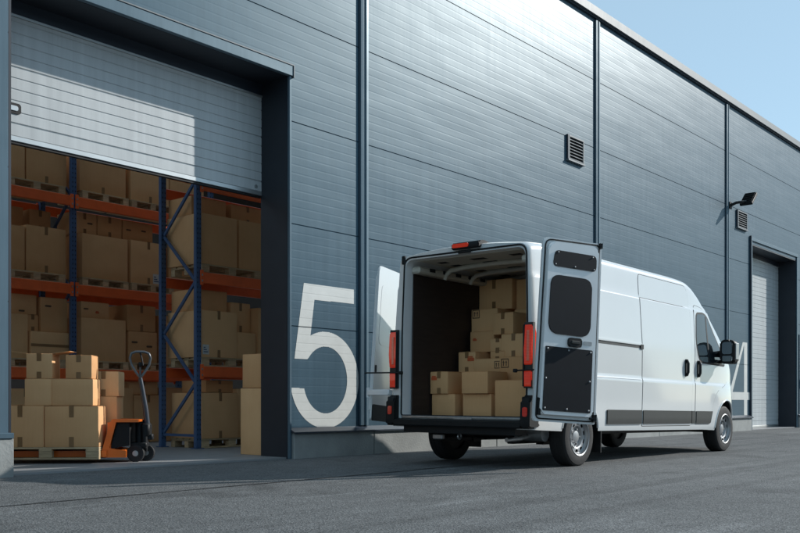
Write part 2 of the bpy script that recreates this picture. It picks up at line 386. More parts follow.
def sect_door(x0, x1, z0, z1, Y, pitch, lock):
    m_ = MB(); pts = [(Y, z0 + .09)]; z = z1 - .06; zs = []
    while z > z0 + .14: zs.append(z); z -= pitch
    for i, z in enumerate(sorted(zs)):
        d = .012 if i % 5 == 0 else .007; w = .007 if i % 5 == 0 else .006
        pts += [(Y, z - w - .003), (Y + d, z - w + .002), (Y + d, z + w - .002), (Y, z + w + .003)]
    pts += [(Y, z1), (Y + .05, z1), (Y + .05, z0 + .09)]
    m_.prism(pts, 0, x0, x1)
    d = m_.build('loading_door', 'door_white', WH)
    m_ = MB(); m_.box(x0, x1, Y - .008, Y + .055, z0 + .028, z0 + .086, .006); m_.build('bottom_rail', 'rail', d)
    m_ = MB(); m_.box(x0, x1, Y + .005, Y + .045, z0, z0 + .027, .004); m_.build('rubber_seal', 'black', d)
    m_ = MB(); m_.box(x0, x1, Y - .02, Y + .0, z1 - .012, z1 + .012); m_.box(x0, x1, Y - .012, Y + .05, z1 + .013, z1 + .2, mi=1); m_.build('header_seal', ['rail', 'trim_dark'], WH)
    if lock:
        m_ = MB(); m_.prism(rrect(-3.515, -3.355, 3.745, 3.855, .03), 1, Y - .012, Y - .001); l = m_.build('lock_plate', 'black', d)
        m_ = MB(); m_.prism(rrect(-3.48, -3.39, 3.775, 3.825, .02), 1, Y - .02, Y - .0121); m_.build('handle', 'rail', l)
        m_ = MB(); m_.lathe([(.0, -.012), (.022, -.012), (.024, 0)], (x1 - .10, Y - .001, z0 + .14), 1, 16); m_.build('end_bolt', 'rail', d)
    return d
doorway(DX0, DX1, DZ, .50, .06, 1)
sect_door(-3.71, -.03, 3.43, 4.77, .50, .118, True)
doorway(EX0, EX1, EZ, .50, 0, 2)
sect_door(EX0 + .03, EX1 - .03, .0, 4.76, .50, .118, False)
# pedestrian door leaf and handle just past the second opening
mb = MB(); mb.box(20.42, 21.38, -.035, -.003, .05, 2.75, .006); mb.build('side_door', 'trim', WH)
mb = MB(); mb.box(20.47, 20.51, -.075, -.036, 1.15, 1.42, .006); mb.build('side_door_handle', 'black', WH)
# inner shell
mb = MB()
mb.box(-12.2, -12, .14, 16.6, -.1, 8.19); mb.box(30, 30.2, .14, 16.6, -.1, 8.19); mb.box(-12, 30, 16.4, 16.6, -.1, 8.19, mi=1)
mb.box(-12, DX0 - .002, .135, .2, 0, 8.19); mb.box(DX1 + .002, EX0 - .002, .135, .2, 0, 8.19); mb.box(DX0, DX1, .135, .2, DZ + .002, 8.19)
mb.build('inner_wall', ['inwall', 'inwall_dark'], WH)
mb = MB(); ys = [.455, 2.6, 9., 17]  # roof left open above the racks, a gap added to let daylight in
for a, b in zip(ys[0::2], ys[1::2]): mb.box(-12.5, 33, a, b, 8.2, 8.42)
mb.build('roof', 'inwall', WH)
# louvred vents
def vent(x0, x1, z0, z1):
    m_ = MB(); t = .026
    m_.box(x0, x1, -.045, -.001, z1 - t, z1); m_.box(x0 - .04, x1 + .02, -.06, -.001, z0, z0 + .03); m_.box(x0, x0 + t, -.045, -.001, z0 + .031, z1 - t - .001); m_.box(x1 - t, x1, -.045, -.001, z0 + .031, z1 - t - .001)
    m_.box(x0 - .03, x0 - .001, -.04, -.001, z0 + .031, z1 + .01, mi=1)
    v = m_.build('wall_vent', ['parapet', 'trim_dark'], WH)
    m_ = MB(); m_.box(x0 + t, x1 - t, -.006, -.002, z0 + .031, z1 - t); m_.build('vent_back', 'hole', v)
    m_ = MB(); n = 7
    for i in range(n):
        zc = z0 + .06 + (z1 - z0 - .13) * i / (n - 1)
        m_.prism([(-.042, zc - .014), (-.042, zc - .008), (-.012, zc + .018), (-.012, zc + .012)], 0, x0 + t, x1 - t)
    m_.build('vent_slats', 'parapet', v)
vent(7.02, 7.58, 5.24, 5.72); vent(15.5, 16.15, 5.2, 5.66)
# painted bay numbers, following the sheet row by row
def rows_fill(polys, name):
    m_ = MB(); allz = [p[1] for pl in polys for p in pl]; z0, z1 = min(allz), max(allz); n = int((z1 - z0) / .006); h = (z1 - z0) / n
    rib = lambda z: any(abs(z - (SEAMS[0] + 1.325 / 12 * k)) < .008 for k in range(24))
    seam = lambda z: any(abs(z - q) < .005 for q in SEAMS)
    for i in range(n):
        za = z0 + i * h; zb = za + h
        if seam((za + zb) / 2): continue
        if rib((za + zb) / 2): yy = -.0012
        else: yy = -.0025
        zm = (za + zb) / 2; iv = []
        for pl in polys:
            xs = []
            for (xa, a), (xb, b) in zip(pl, pl[1:] + pl[:1]):
                if (a > zm) != (b > zm): xs.append(xa + (zm - a) / (b - a) * (xb - xa))
            xs.sort(); iv += [(xs[j], xs[j + 1]) for j in range(0, len(xs) - 1, 2)]
        iv.sort(); mg = []
        for a, b in iv:
            if mg and a <= mg[-1][1]: mg[-1] = (mg[-1][0], max(b, mg[-1][1]))
            else: mg.append((a, b))
        for a, b in mg: m_.box(a, b, yy, yy + .002, za, zb)
    return m_.build(name, 'digit', WH)
def ell(cx, cz, rx, rz, a0, a1, n=40): return [(cx + rx * math.cos(R(a0 + (a1 - a0) * i / n)), cz + rz * math.sin(R(a0 + (a1 - a0) * i / n))) for i in range(n + 1)]
bowl = ell(.668, 1.03, .645, .648, -170, 132, 70) + [(.325, 1.30)] + ell(.668, 1.03, .415, .45, 141, -165, 60)
five = [[(.262, 2.296), (1.219, 2.296), (1.219, 2.098), (.455, 2.092), (.365, 1.50), (.325, 1.30), (.094, 1.296)], bowl]
rows_fill(five, 'painted_number')
four = [[(16.02, 2.30), (16.24, 2.30), (16.24, .405), (16.02, .405)], [(15.02, 1.0), (15.02, .80), (16.47, .80), (16.47, 1.0)], [(15.02, 1.0), (15.22, 1.0), (16.06, 2.30), (15.93, 2.30)]]
rows_fill(four, 'painted_number')

# flood lamp on a wall arm
fl = empty('flood_lamp', (14.95, -.04, 5.68)); tag(fl, 'small black flood lamp on a bracket beside the wall joint high near the far door', 'flood lamp')
mb = MB(); mb.box(-.07, .07, -.03, .0, -.09, .09, .01); mb.tube([(0, -.02, 0), (0, -.16, .05), (.10, -.26, .07), (.25, -.30, .10)], .035, 10); mb.build('bracket', 'black', fl, smooth=40)
mb = MB(); mt = Matrix.Translation((.40, -.32, .18)) @ Matrix.Rotation(R(-42), 4, 'Y')
mb.box(-.24, .24, -.16, .16, -.035, .035, .015, 2, mtx=mt)
for i in range(7): mb.box(-.2 + i * .065, -.18 + i * .065, -.13, .13, .035, .06, mtx=mt)
h = mb.build('lamp_head', 'black', fl)
mb = MB(); mb.box(-.2, .2, -.13, .13, -.042, -.0355, .002, mtx=mt); mb.build('lens', 'galv', h)

# ------------------------------------------------------------------ pallet racks
def post(mbx, x, y, z1):
    mbx.box(x - .05, x + .05, y - .035, y + .035, .03, z1, .008)
    mbx.box(x - .075, x + .075, y - .07, y + .07, .021, .032)
    z = .15
    while z < z1 - .1:                         # punched slots on the aisle face
        for dx in (-.024, .024): mbx.box(x + dx - .006, x + dx + .006, y - .0365, y - .0345, z, z + .026, mi=1)
        z += .075
def up_frame(rack, x, y0, y1, z1):
    m_ = MB(); z = .25; side = 0; a, b = y0 + .04, y1 - .04
    m_.box(x - .015, x + .015, a, b, .2, .24); m_.box(x - .015, x + .015, a, b, z1 - .3, z1 - .26)
    while z + .78 < z1 - .25:
        p, q = ((a, z), (b, z + .78)) if side else ((b, z), (a, z + .78))
        L_ = math.hypot(q[0] - p[0], .78); mt = Matrix.Translation((x, (p[0] + q[0]) / 2, z + .39)) @ Matrix.Rotation(math.atan2(.78, q[0] - p[0]), 4, 'X')
        m_.box(-.016, .016, -L_ / 2, L_ / 2, -.022, .022, mtx=mt); z += .78; side ^= 1
    f = m_.build('upright_frame', 'blue', rack)
    for yy in (y0, y1):
        m_ = MB(); post(m_, x, yy, z1); m_.build('post', ['blue', 'hole'], f)
def beams(rack, xa, xb, y0, y1, zs):
    for z in zs:
        for yy, s in ((y0, -1), (y1, 1)):
            m_ = MB(); yb = yy + s * .012
            m_.box(xa + .05, xb - .05, yb - .025, yb + .025, z - .165, z, .006)
            bm_ = m_.build('beam', 'orange', rack)
            m_ = MB()
            for xe in (xa + .045, xb - .045): m_.box(xe - .028, xe + .028, yb + s * .018 - .012, yb + s * .018 + .012, z - .2, z + .03, .003); m_.box(xe - .012, xe + .012, yb + s * .031 - .003, yb + s * .031 + .003, z - .15, z - .12, mi=1); m_.box(xe - .012, xe + .012, yb + s * .031 - .003, yb + s * .031 + .003, z - .06, z - .03, mi=1)
            m_.build('end_bracket', ['orange', 'galv'], bm_)
rk = empty('pallet_rack', (.62, 2.75, .02)); tag(rk, 'blue and orange pallet rack whose open end frame stands right of the doorway centre', 'pallet rack', 'pallet racks inside the hall')
rk.location = (0, 0, 0)
for x in (.62, 3.4): up_frame(rk, x, 2.72, 3.62, 5.6)
beams(rk, .62, 3.4, 2.70, 3.64, (1.285, 2.73, 4.15))
rk2 = empty('pallet_rack'); tag(rk2, 'long blue and orange pallet rack behind the pallet truck', 'pallet rack', 'pallet racks inside the hall')
for x in (-2.85, -.02, 2.81): up_frame(rk2, x, 5.2, 6.2, 5.6)
for a, b in ((-2.85, -.02), (-.02, 2.81)): beams(rk2, a, b, 5.18, 6.22, (1.285, 2.68, 4.13))

# ------------------------------------------------------------------ pallets
def make_pallet():
    r = empty('wooden_pallet')
    m_ = MB()
    for i in range(5): y = -.4 + i * (.8 - .13) / 4; m_.box(-.6, .6, y, y + .13, .122, .144, .003)
    for x in (-.6, -.0725, .455): m_.box(x, x + .145, -.4, .4, .1, .1215, .002)
    m_.build('deck', 'wood', r)
    for y in (-.4, -.05, .3):
        m_ = MB()
        for x in (-.6, -.0725, .455): m_.box(x, x + .145, y, y + .1, .0225, .0995, .004)
        m_.box(-.6, .6, y, y + .1, 0, .022, .003); m_.build('runner', 'wood', r)
    return r
PAL0 = make_pallet(); pal_used = [False]
def pallet(x, y, z, rz, label, group='wooden pallets under the cartons', sx=1.):
    p = PAL0 if not pal_used[0] else copy_tree(PAL0)
    pal_used[0] = True
    p.location = (x, y, z); p.rotation_euler = (0, 0, rz); p.scale = (sx, 1, 1)
    return tag(p, label, 'pallet', group)
H90 = math.pi / 2
BL, BR = 5.62, 3.15          # pallet centre depth in the two racks
pallet(-.63, BL, 4.132, 0, 'pallet on the top beam left of the blue rack post, by the left door post', sx=.82)
pallet(.61, BL, 4.132, 0, 'pale pallet on the top beam directly right of the blue rack post', sx=.74)
pallet(1.56, BL, 4.132, 0, 'pallet on the top beam just left of the rack end frame', sx=.74)
pallet(-.63, BL, 2.682, 0, 'pallet on the middle orange beam left of the blue rack post', sx=.82)
pallet(.61, BL, 2.682, 0, 'pale pallet on the middle orange beam right of the blue rack post', sx=.74)
pallet(1.56, BL, 2.682, 0, 'pallet on the middle beam under the carton with a white label', sx=.74)
pallet(-.63, BL, 1.287, 0, 'pallet on the lowest beam left of the post, mostly behind the stacked truck load', sx=.82)
pallet(.61, BL, 1.287, 0, 'pallet on the lowest beam behind the truck load, right of the post', sx=.74)
pallet(1.56, BL, 1.287, 0, 'pallet on the lowest beam behind the truck tiller grip', sx=.74)
pallet(1.33, BR, 2.732, 0, 'pallet on the middle beam of the nearer rack, below the two big dim cartons')
pallet(1.33, BR, 1.287, 0, 'pallet on the lowest beam of the nearer rack, right of the end frame')
pallet(1.33, BR, .021, 0, 'pallet on the hall floor under the dark carton at the end frame')

# ------------------------------------------------------------------ cartons
def carton(w, d, h, loc, rz, label, tape='v', marks=(), group='cartons in the warehouse', flaps=False, cat='carton'):
    """w across the face that looks out (-y of the box), d deep, h high; loc = base centre"""
    m_ = MB(); b = .005
    m_.box(-w / 2, w / 2, -d / 2, d / 2, 0, h - .006 if not flaps else h, b, 2)
    if not flaps:                                                  # two top flaps meeting in the middle
        m_.box(-w / 2 + .003, w / 2 - .003, -d / 2 + .003, -.003, h - .0055, h, .002); m_.box(-w / 2 + .003, w / 2 - .003, .003, d / 2 - .003, h - .0055, h, .002)
    # slight bulge so that no face is dead flat
    bul = random.uniform(.002, .006)
    bmesh.ops.subdivide_edges(m_.bm, edges=[e for e in m_.bm.edges if e.calc_length() > .15], cuts=2, use_grid_fill=True)
    for v in m_.bm.verts:
        fx = 1 - (2 * v.co.x / w) ** 2; fz = 1 - (2 * v.co.z / h - 1) ** 2; fy = 1 - (2 * v.co.y / d) ** 2
        if v.co.y < -d / 2 + .004: v.co.y -= bul * fx * fz
        if v.co.x < -w / 2 + .004: v.co.x -= bul * fy * fz
        if v.co.x > w / 2 - .004: v.co.x += bul * fy * fz
        if v.co.z > h - .007 and not flaps: v.co.z += .3 * bul * fx
    c = m_.build('cardboard_box', 'card', smooth=30)
    c.location = loc; c.rotation_euler = (0, 0, rz + R(random.uniform(-1.2, 1.2)))
    tag(c, label, cat, group)
    yf = -d / 2 - bul - .0015
    if tape:
        m_ = MB(); tw = .026
        if 'v' in tape:
            l = min(.3 * h, .13)
            m_.box(-tw, tw, yf, -d / 2 + .002, h - l, h + .003); m_.box(-tw, tw, -d / 2 + .003, d / 2 + .002, h + .002, h + .0045); m_.box(-tw, tw, yf, -d / 2 + .002, .002, l * .9)
            m_.box(-tw, tw, d / 2 + .0025, d / 2 + bul + .003, h - l, h + .003)
        if 'h' in tape: m_.box(-w / 2 - .001, w / 2 + .001, yf - .001, -d / 2 + .002, h * .5 - .022, h * .5 + .022)
        if 'f' in tape: m_.box(-tw, tw, yf, -d / 2 + .002, .004, h + .003)
        m_.build('tape', 'tape', c)
    for k, u, v, s in marks:
        m_ = MB(); x0 = -w / 2 + u * w; z0 = v * h; y = yf - .001
        if k == 'or':
            m_.box(x0, x0 + s, y, y + .0012, z0, z0 + s * .42); m_.box(x0 + s * .1, x0 + s * .8, y, y + .0012, z0 + s * .45, z0 + s * .62)
            m_.build('orange_sticker', 'stick_or', c)
        elif k == 'dk':                                            # handling mark: frame with two arrows
            t = s * .09
            for a in ((0, s, 0, t), (0, s, s - t, s), (0, t, t, s - t), (s - t, s, t, s - t)): m_.box(x0 + a[0], x0 + a[1], y, y + .0012, z0 + a[2], z0 + a[3])
            for cx in (.32, .68):
                m_.box(x0 + s * (cx - .05), x0 + s * (cx + .05), y, y + .0012, z0 + s * .2, z0 + s * .55)
                m_.prism([(x0 + s * (cx - .13), z0 + s * .55), (x0 + s * (cx + .13), z0 + s * .55), (x0 + s * cx, z0 + s * .82)], 1, y, y + .0012)
            m_.build('handling_mark', 'stick_dk', c)
        elif k == 'sl':                                            # dark hand slot
            m_.prism(rrect(x0, x0 + s, z0, z0 + s * .28, s * .13), 1, y, y + .0012); m_.build('hand_slot', 'stick_dk', c)
        elif k == 'wh':
            m_.box(x0, x0 + s, y, y + .0012, z0, z0 + s * 1.25); l = m_.build('paper_label', 'stick_wh', c)
            m_ = MB(); 
            for q in range(3): m_.box(x0 + s * .15, x0 + s * (.85 - .2 * q), y - .001, y - .0002, z0 + s * (.25 + .28 * q), z0 + s * (.38 + .28 * q))
            m_.build('label_print', 'stick_bl', l)
    if flaps:                                                      # open top: two side flaps folded out
        for s_ in (-1, 1):
            m_ = MB(); mt = Matrix.Translation((s_ * w / 2, 0, h + .001)) @ Matrix.Rotation(R(-s_ * 8), 4, 'Y')
            m_.box(0 if s_ > 0 else -.2, .2 if s_ > 0 else 0, -d / 2 + .01, d / 2 - .01, 0, .004, mtx=mt); m_.build('flap', 'card', c)
    return c
def rackbox(x0, x1, z0, z1, Y, d, label, **k): return carton(x1 - x0, d, z1 - z0, ((x0 + x1) / 2, Y + d / 2, z0), 0, label, **k)
Y1 = 5.26; Y2 = 5.75
for a in (
    (-1.35, -.82, 4.277, 4.95, Y1, .7, 'dim carton on the top beam cut off by the left door post', dict(tape='v')),
    (-.79, -.1, 4.277, 5.05, Y1, .7, 'tall dim carton on the top beam, left of the blue post under the door edge', dict(tape='v')),
    (.14, 1.02, 4.277, 5.15, Y1, .75, 'wide dim carton on the top beam right of the blue post', dict(tape='v')),
    (1.12, 1.92, 4.277, 5.1, Y1, .75, 'dim carton on the top beam nearest the rack end frame', dict(tape='v')),
    (-1.4, -.82, 2.828, 3.53, Y1, .6, 'large carton on the middle beam half hidden by the left door post', dict(tape='v')),
    (-.79, -.11, 2.828, 3.57, Y1, .6, 'large square carton on the middle beam touching the left of the blue post', dict(tape='v')),
    (.19, 1.06, 2.828, 3.57, Y1, .6, 'largest carton on the middle beam, right of the blue post', dict(tape='')),
    (1.12, 1.85, 2.828, 3.58, Y1, .6, 'carton with a white label on the middle beam beside the end frame', dict(tape='v', marks=(('wh', .62, .03, .14),))),
    (-1.35, -.59, 3.58, 3.93, Y2, .5, 'dark carton high behind the middle beam row at the left post', dict(tape='')),
    (-.48, -.11, 3.58, 3.93, Y2, .5, 'narrow carton in the back row of the middle beam, left of the blue post', dict(tape='v')),
    (.12, .57, 3.58, 3.95, Y2 - .3, .5, 'small carton with hand slot on top of the largest middle-beam carton', dict(tape='v', marks=(('sl', .6, .5, .1),))),
    (.59, 1.06, 3.59, 3.95, Y2 - .3, .5, 'taped carton over the middle beam between two slotted cartons', dict(tape='v')),
    (1.08, 1.7, 3.59, 3.94, Y2 - .3, .5, 'carton with two hand slots above the white-labelled carton', dict(tape='', marks=(('sl', .1, .5, .1), ('sl', .6, .55, .1)))),
    (-1.0, -.57, 2.15, 2.46, Y1 + .1, .4, 'small carton on the lower stack at the left edge, topmost there', dict(tape='', marks=(('sl', .3, .1, .1),))),
    (-1.3, -.74, 1.433, 2.145, Y1 + .05, .6, 'grey-looking carton on the lowest beam against the left door post', dict(tape='')),
    (-.73, -.54, 1.88, 2.145, Y1 + .1, .4, 'narrow carton wedged in the lower stack left of the blue post', dict(tape='v')),
    (-.52, -.06, 1.88, 2.44, Y1 + .05, .5, 'carton standing on the lower stack right beside the blue post', dict(tape='', marks=(('sl', .15, .72, .11),))),
    (-.72, -.06, 1.433, 1.875, Y1, .6, 'bottom carton of the lower stack left of the blue post', dict(tape='h')),
    (.19, .72, 2.16, 2.43, Y1 + .05, .45, 'flat carton with hand slots topmost right of the blue post below the middle beam', dict(tape='', marks=(('sl', .08, .5, .09), ('or', .5, .3, .07)))),
    (.16, 1.02, 1.433, 2.155, Y1, .65, 'big plain carton on the lowest beam directly behind the truck load', dict(tape='')),
    (1.06, 1.63, 1.985, 2.44, Y1, .6, 'upper taped carton of the pair behind the truck tiller', dict(tape='v')),
    (1.08, 1.66, 1.433, 1.98, Y1, .6, 'lower carton with hand slots of the pair behind the truck tiller', dict(tape='', marks=(('sl', .1, .62, .12), ('sl', .62, .5, .12)))),
    (-1.3, -.3, .03, .95, Y1, .8, 'large shaded carton on the floor under the left rack, at the left door post', dict(tape='v')),
    (.1, .74, .03, .85, Y1 + .1, .8, 'floor carton hidden in shade behind the truck load', dict(tape='v')),
    (.82, 1.16, .03, .98, Y1, .7, 'dark upright carton on the floor left of the truck tiller', dict(tape='')),
    (1.18, 1.78, .03, .86, Y1, .8, 'big carton on the floor under the left rack seen right of the tiller', dict(tape='v')),
    (1.12, 1.72, .867, 1.1, Y1 + .06, .5, 'flat carton on top of the floor carton right of the tiller', dict(tape='v')),
    (1.95, 2.7, 4.135, 5.0, Y1, .8, 'dim carton on the top beam behind the nearer end frame', dict(tape='')),
    (1.93, 2.72, 2.685, 3.55, Y1, .8, 'carton on the middle beam of the far rack seen between the end frame posts', dict(tape='v')),
    (1.75, 2.7, 1.29, 2.3, Y1, .8, 'carton on the lowest far beam seen between the end frame posts', dict(tape='v')),
    (1.82, 2.7, .03, 1.0, Y1 + .1, .8, 'floor carton of the far rack behind the end frame', dict(tape='')),
    # nearer rack
    (.70, 1.43, 2.879, 3.66, 2.76, .85, 'big dim carton on the middle beam of the nearer rack, touching the end frame', dict(tape='')),
    (1.48, 2.25, 2.879, 3.66, 2.76, .85, 'dim carton on the middle beam of the nearer rack, cut by the dark door jamb', dict(tape='')),
    (.70, 1.45, 4.3, 5.0, 2.9, .7, 'barely lit carton on the top beam of the nearer rack, beside the end frame', dict(tape='')),
    (1.5, 2.2, 4.3, 5.05, 2.9, .7, 'barely lit carton on the top beam of the nearer rack, near the door jamb', dict(tape='')),
    (.71, 1.43, 1.433, 2.16, 2.76, .85, 'large taped carton on the lowest beam of the nearer rack, at the end frame', dict(tape='v', marks=(('wh', .06, .06, .12),))),
    (1.44, 1.86, 1.433, 1.86, 2.8, .6, 'small dark carton low in the nearer rack between two taller cartons', dict(tape='')),
    (1.88, 2.4, 1.433, 2.28, 2.78, .7, 'tall carton on the lowest beam hard against the dark door jamb', dict(tape='')),
    (.72, 1.40, 3.665, 3.96, 3.0, .6, 'flat dim carton lying on the big one of the middle beam in the nearer rack', dict(tape='')),
    (1.5, 2.2, 3.665, 3.95, 3.0, .6, 'flat dim carton just under the top beam by the dark jamb', dict(tape='v')),
    (.74, 1.38, 2.166, 2.5, 2.95, .6, 'flat carton lying on the large taped one of the nearer rack', dict(tape='')),
    (1.45, 1.86, 1.865, 2.35, 2.95, .5, 'dark carton stacked on the small one between two taller cartons', dict(tape='v')),
    (.75, 1.45, .167, .88, 2.76, .8, 'dark carton on the floor pallet at the foot of the end frame', dict(tape='v')),
    (.95, 1.5, .89, 1.08, 2.95, .6, 'flat carton on the dark floor carton in the nearer rack', dict(tape='v')),
    (1.5, 1.9, .167, .95, 2.85, .8, 'shaded carton on the floor pallet behind the tall cartons', dict(tape='')),
    ):
    rackbox(*a[:7], **a[7])
c = carton(.7, .46, .9, (.40, .79, .021), 0, 'tall carton standing on the floor against the dark door jamb', tape='', group='cartons at the door jamb')
c = carton(.64, .42, .455, (.385, .79, .928), 0, 'shorter carton on top of the tall one by the dark door jamb', tape='v', group='cartons at the door jamb')
# load on the hand truck: everything turned 45 degrees in the doorway
LG = 'sunlit cartons on the hand truck'
TA = R(-45); TC = Vector((-2.29, .745, 0)); TU = Vector((math.cos(TA), math.sin(TA), 0)); TV = Vector((-math.sin(TA), math.cos(TA), 0))
PZ = .2125
for u0, u1, z0, z1, v, d, lab, k in (
    (-1.15, -.617, PZ, .69, .01, .40, 'lower left carton of the truck load, half behind the door post', dict(tape='v')),
    (-.606, 0., PZ, .685, .0, .40, 'lower right carton of the truck load, the widest on the pallet', dict(tape='v')),
    (-.837, -.53, .692, 1.0, .02, .38, 'middle-row carton at the left of the truck load', dict(tape='')),
    (-.525, -.062, .692, 1.0, .01, .36, 'middle-row carton at the right of the truck load', dict(tape='')),
    (-.82, -.53, 1.004, 1.29, .03, .32, 'open-topped carton on the top left of the truck load', dict(tape='v', flaps=True)),
    (-.375, -.08, 1.004, 1.275, .02, .32, 'closed carton on the top right of the truck load', dict(tape='v')),
    (-1.15, -.5, PZ, .70, .425, .36, 'back carton hidden behind the lower left truck carton', dict(tape='v')),
    (-.48, .10, PZ, .485, .415, .38, 'back carton on the pallet beside the orange chassis', dict(tape='v')),
    (-.40, .115, .487, .80, .42, .36, 'second back carton above the orange chassis', dict(tape='v')),
    (-.22, .135, .802, 1.10, .43, .32, 'topmost back carton, its lit side toward the tiller', dict(tape='v')),
    ):
    c = TC + TU * (u0 + u1) / 2 + TV * (v + d / 2)
    carton(u1 - u0, d, z1 - z0, (c.x, c.y, z0), TA, lab, group=LG, **k)
pallet(*(TC + TU * -.6 + TV * .4).xy, .066, TA, 'pallet lifted on the orange hand truck in the doorway')

# ------------------------------------------------------------------ hand pallet truck
pj = empty('pallet_truck', (*(TC + TU * .36 + TV * .4).xy, .02), (0, 0, TA)); tag(pj, 'orange hand pallet truck with a dark tiller, carrying the sunlit cartons', 'pallet truck')
for s in (-1, 1):
    mb = MB(); mb.prism([(-1.82, .085), (-1.86, .125), (-1.86, .142), (-.30, .142), (-.30, .07), (-1.7, .07)], 1, s * .19 - .08, s * .19 + .08); f = mb.build('fork', 'jackor', pj)
    mb = MB(); mb.lathe([(0, -.04), (.038, -.04), (.04, -.035), (.04, .035), (.038, .04), (0, .04)], (-1.7, s * .19, .04), 1, 20); mb.build('fork_roller', 'black', f, smooth=40)
mb = MB()
for s in (-1, 1):                                                   # triangular side plates
    y0 = s * .23
    mb.prism([(-.36, .06), (-.08, .06), (-.08, .14), (-.275, .17), (-.195, .475), (.06, .475), (.06, .505), (-.235, .512), (-.265, .475), (-.36, .14)], 1, y0 - .012, y0 + .012)
mb.box(-.30, -.262, -.218, .218, .15, .472); mb.box(-.255, .07, -.218, .218, .477, .507, .006); mb.box(-.36, -.09, -.218, .218, .065, .15, .006)
mb.build('chassis', 'jackor', pj)
mb = MB(); mb.prism([(-.27, .16), (-.19, .47), (-.05, .47), (-.05, .2)], 1, -.2, .2); mb.build('pump_cover', 'black', pj)
mb = MB(); mb.tube([(.03, 0, .1), (.03, 0, .50)], .05, 16); mb.tube([(.09, .05, .12), (.09, .05, .36)], .03, 12); mb.tube([(.1, -.06, .16), (.1, -.06, .42)], .035, 12); mb.box(-.06, .13, -.11, .11, .17, .23, .01); mb.box(.06, .16, -.09, .09, .30, .46, .02); mb.box(.1, .19, -.05, .05, .26, .33, .01); mb.build('hydraulic_pump', 'black', pj, smooth=40)
for s in (-1, 1):
    mb = MB(); c = (.045 + s * .045, s * .085, .1); mb.lathe([(.035, -.027), (.065, -.027), (.07, -.032), (.096, -.032), (.102, -.025), (.102, .025), (.096, .032), (.07, .032), (.065, .027), (.035, .027)], c, 1, 36); w_ = mb.build('steering_wheel', 'rubber', pj, smooth=40)
    mb = MB(); mb.lathe([(0, -.031), (.03, -.031), (.03, -.024), (.062, -.024), (.062, .024), (.03, .024), (.03, .031), (0, .031)], c, 1, 28); mb.build('hub', 'galv', w_, smooth=40)
mb = MB(); mb.tube([(.12, 0, .40), (.10, 0, .62), (.06, 0, .86), (.035, 0, 1.0)], .024, 12, rs=[.038, .033, .029, .026]); mb.build('tiller', 'tiller', pj, smooth=50)
mb = MB(); tl = Matrix.Translation((.035, 0, 1.0)) @ Matrix.Rotation(R(14), 4, 'Z')
pts = [(0, 0, 0), (.05, 0, .07), (.105, 0, .16), (.12, 0, .24), (.10, 0, .295), (.05, 0, .315), (-.05, 0, .315), (-.10, 0, .295), (-.12, 0, .24), (-.105, 0, .16), (-.05, 0, .07), (0, 0, 0)]
sm = []
for i in range(len(pts) - 1):
    for t in (0, .5): sm.append(tuple(pts[i][k] * (1 - t) + pts[i + 1][k] * t for k in range(3)))
sm.append(pts[-1])
mb.tube([tl @ Vector(p) for p in sm], .0155, 10); mb.tube([tl @ Vector((0, 0, -.02)), tl @ Vector((0, 0, .17))], .013, 8); gl = mb.build('grip_loop', 'grip', pj, smooth=60)
mb = MB(); mb.tube([tl @ Vector((0, 0, .31)), tl @ Vector((.02, -.03, .22)), tl @ Vector((.03, -.035, .15))], .010, 8); mb.box(-.02, .02, -.02, .02, .13, .19, .005, mtx=tl); mb.build('release_lever', 'black', gl, smooth=60)

# ------------------------------------------------------------------ the van  (local: x forward from rear face, y left, z up)
PITCH, ROLL = .0127, .006
VAN = empty('delivery_van', (.2, -2.57, 0), (ROLL, PITCH, 0))
tag(VAN, 'white high-roof cargo van parked beside the wall with both rear doors open and cartons inside', 'van')
def lerp_tab(t, x):
    if x <= t[0][0]: return t[0][1]
    for (a, b), (c, d) in zip(t, t[1:]):
        if x <= c: return b + (d - b) * (x - a) / (c - a)
    return t[-1][1]
def sm(a, b, x): t = min(1, max(0, (x - a) / (b - a))); return t * t * (3 - 2 * t)
WZ = [(.28, .93), (.36, .975), (.44, .992), (.55, 1.0), (1.045, 1.0), (1.075, .988), (1.5, .984), (2.088, .944), (2.104, .930), (2.45, .908), (2.6, .895)]
def plan(x): 
    t = min(.999, max(0, (x - 4.85) / 1.46)); return (1 - t ** 3.4) ** (1 / 2.3)
def halfw(x, z): 
    w = lerp_tab(WZ, z) * plan(x) * (1 - .085 * sm(4.0, 5.7, x) * sm(1.15, 2.3, z))
    arch = .018 * math.exp(-(((x - 5.34) / .5) ** 4)) * sm(1.12, .85, z) * sm(.2, .5, z) if z < 1.2 else 0
    return w + arch
ZTOP = [(0, 2.495), (.06, 2.515), (.3, 2.54), (3.7, 2.55), (4.05, 2.535), (4.25, 2.485), (4.5, 2.375), (4.75, 2.22), (5.1, 1.955), (5.4, 1.69), (5.62, 1.47), (5.78, 1.36), (6.0, 1.22), (6.15, 1.07), (6.24, .92), (6.3, .72)]
def ztop(x): return sum(lerp_tab(ZTOP, x + d) for d in (-.05, -.025, 0, .025, .05)) / 5 if .1 < x < 6.2 else lerp_tab(ZTOP, x)
ZBOT = [(0, .44), (.6, .42), (4.5, .405), (5.9, .36), (6.3, .42)]
NOM0, NOM1 = .41, 2.41
rowz = sorted(set([NOM0 + (NOM1 - NOM0) * k / 40 for k in range(41)] + [.44, .48, 1.045, 1.06, 1.075, 2.088, 2.096, 2.104]))
FR = [(z - NOM0) / (NOM1 - NOM0) for z in rowz]
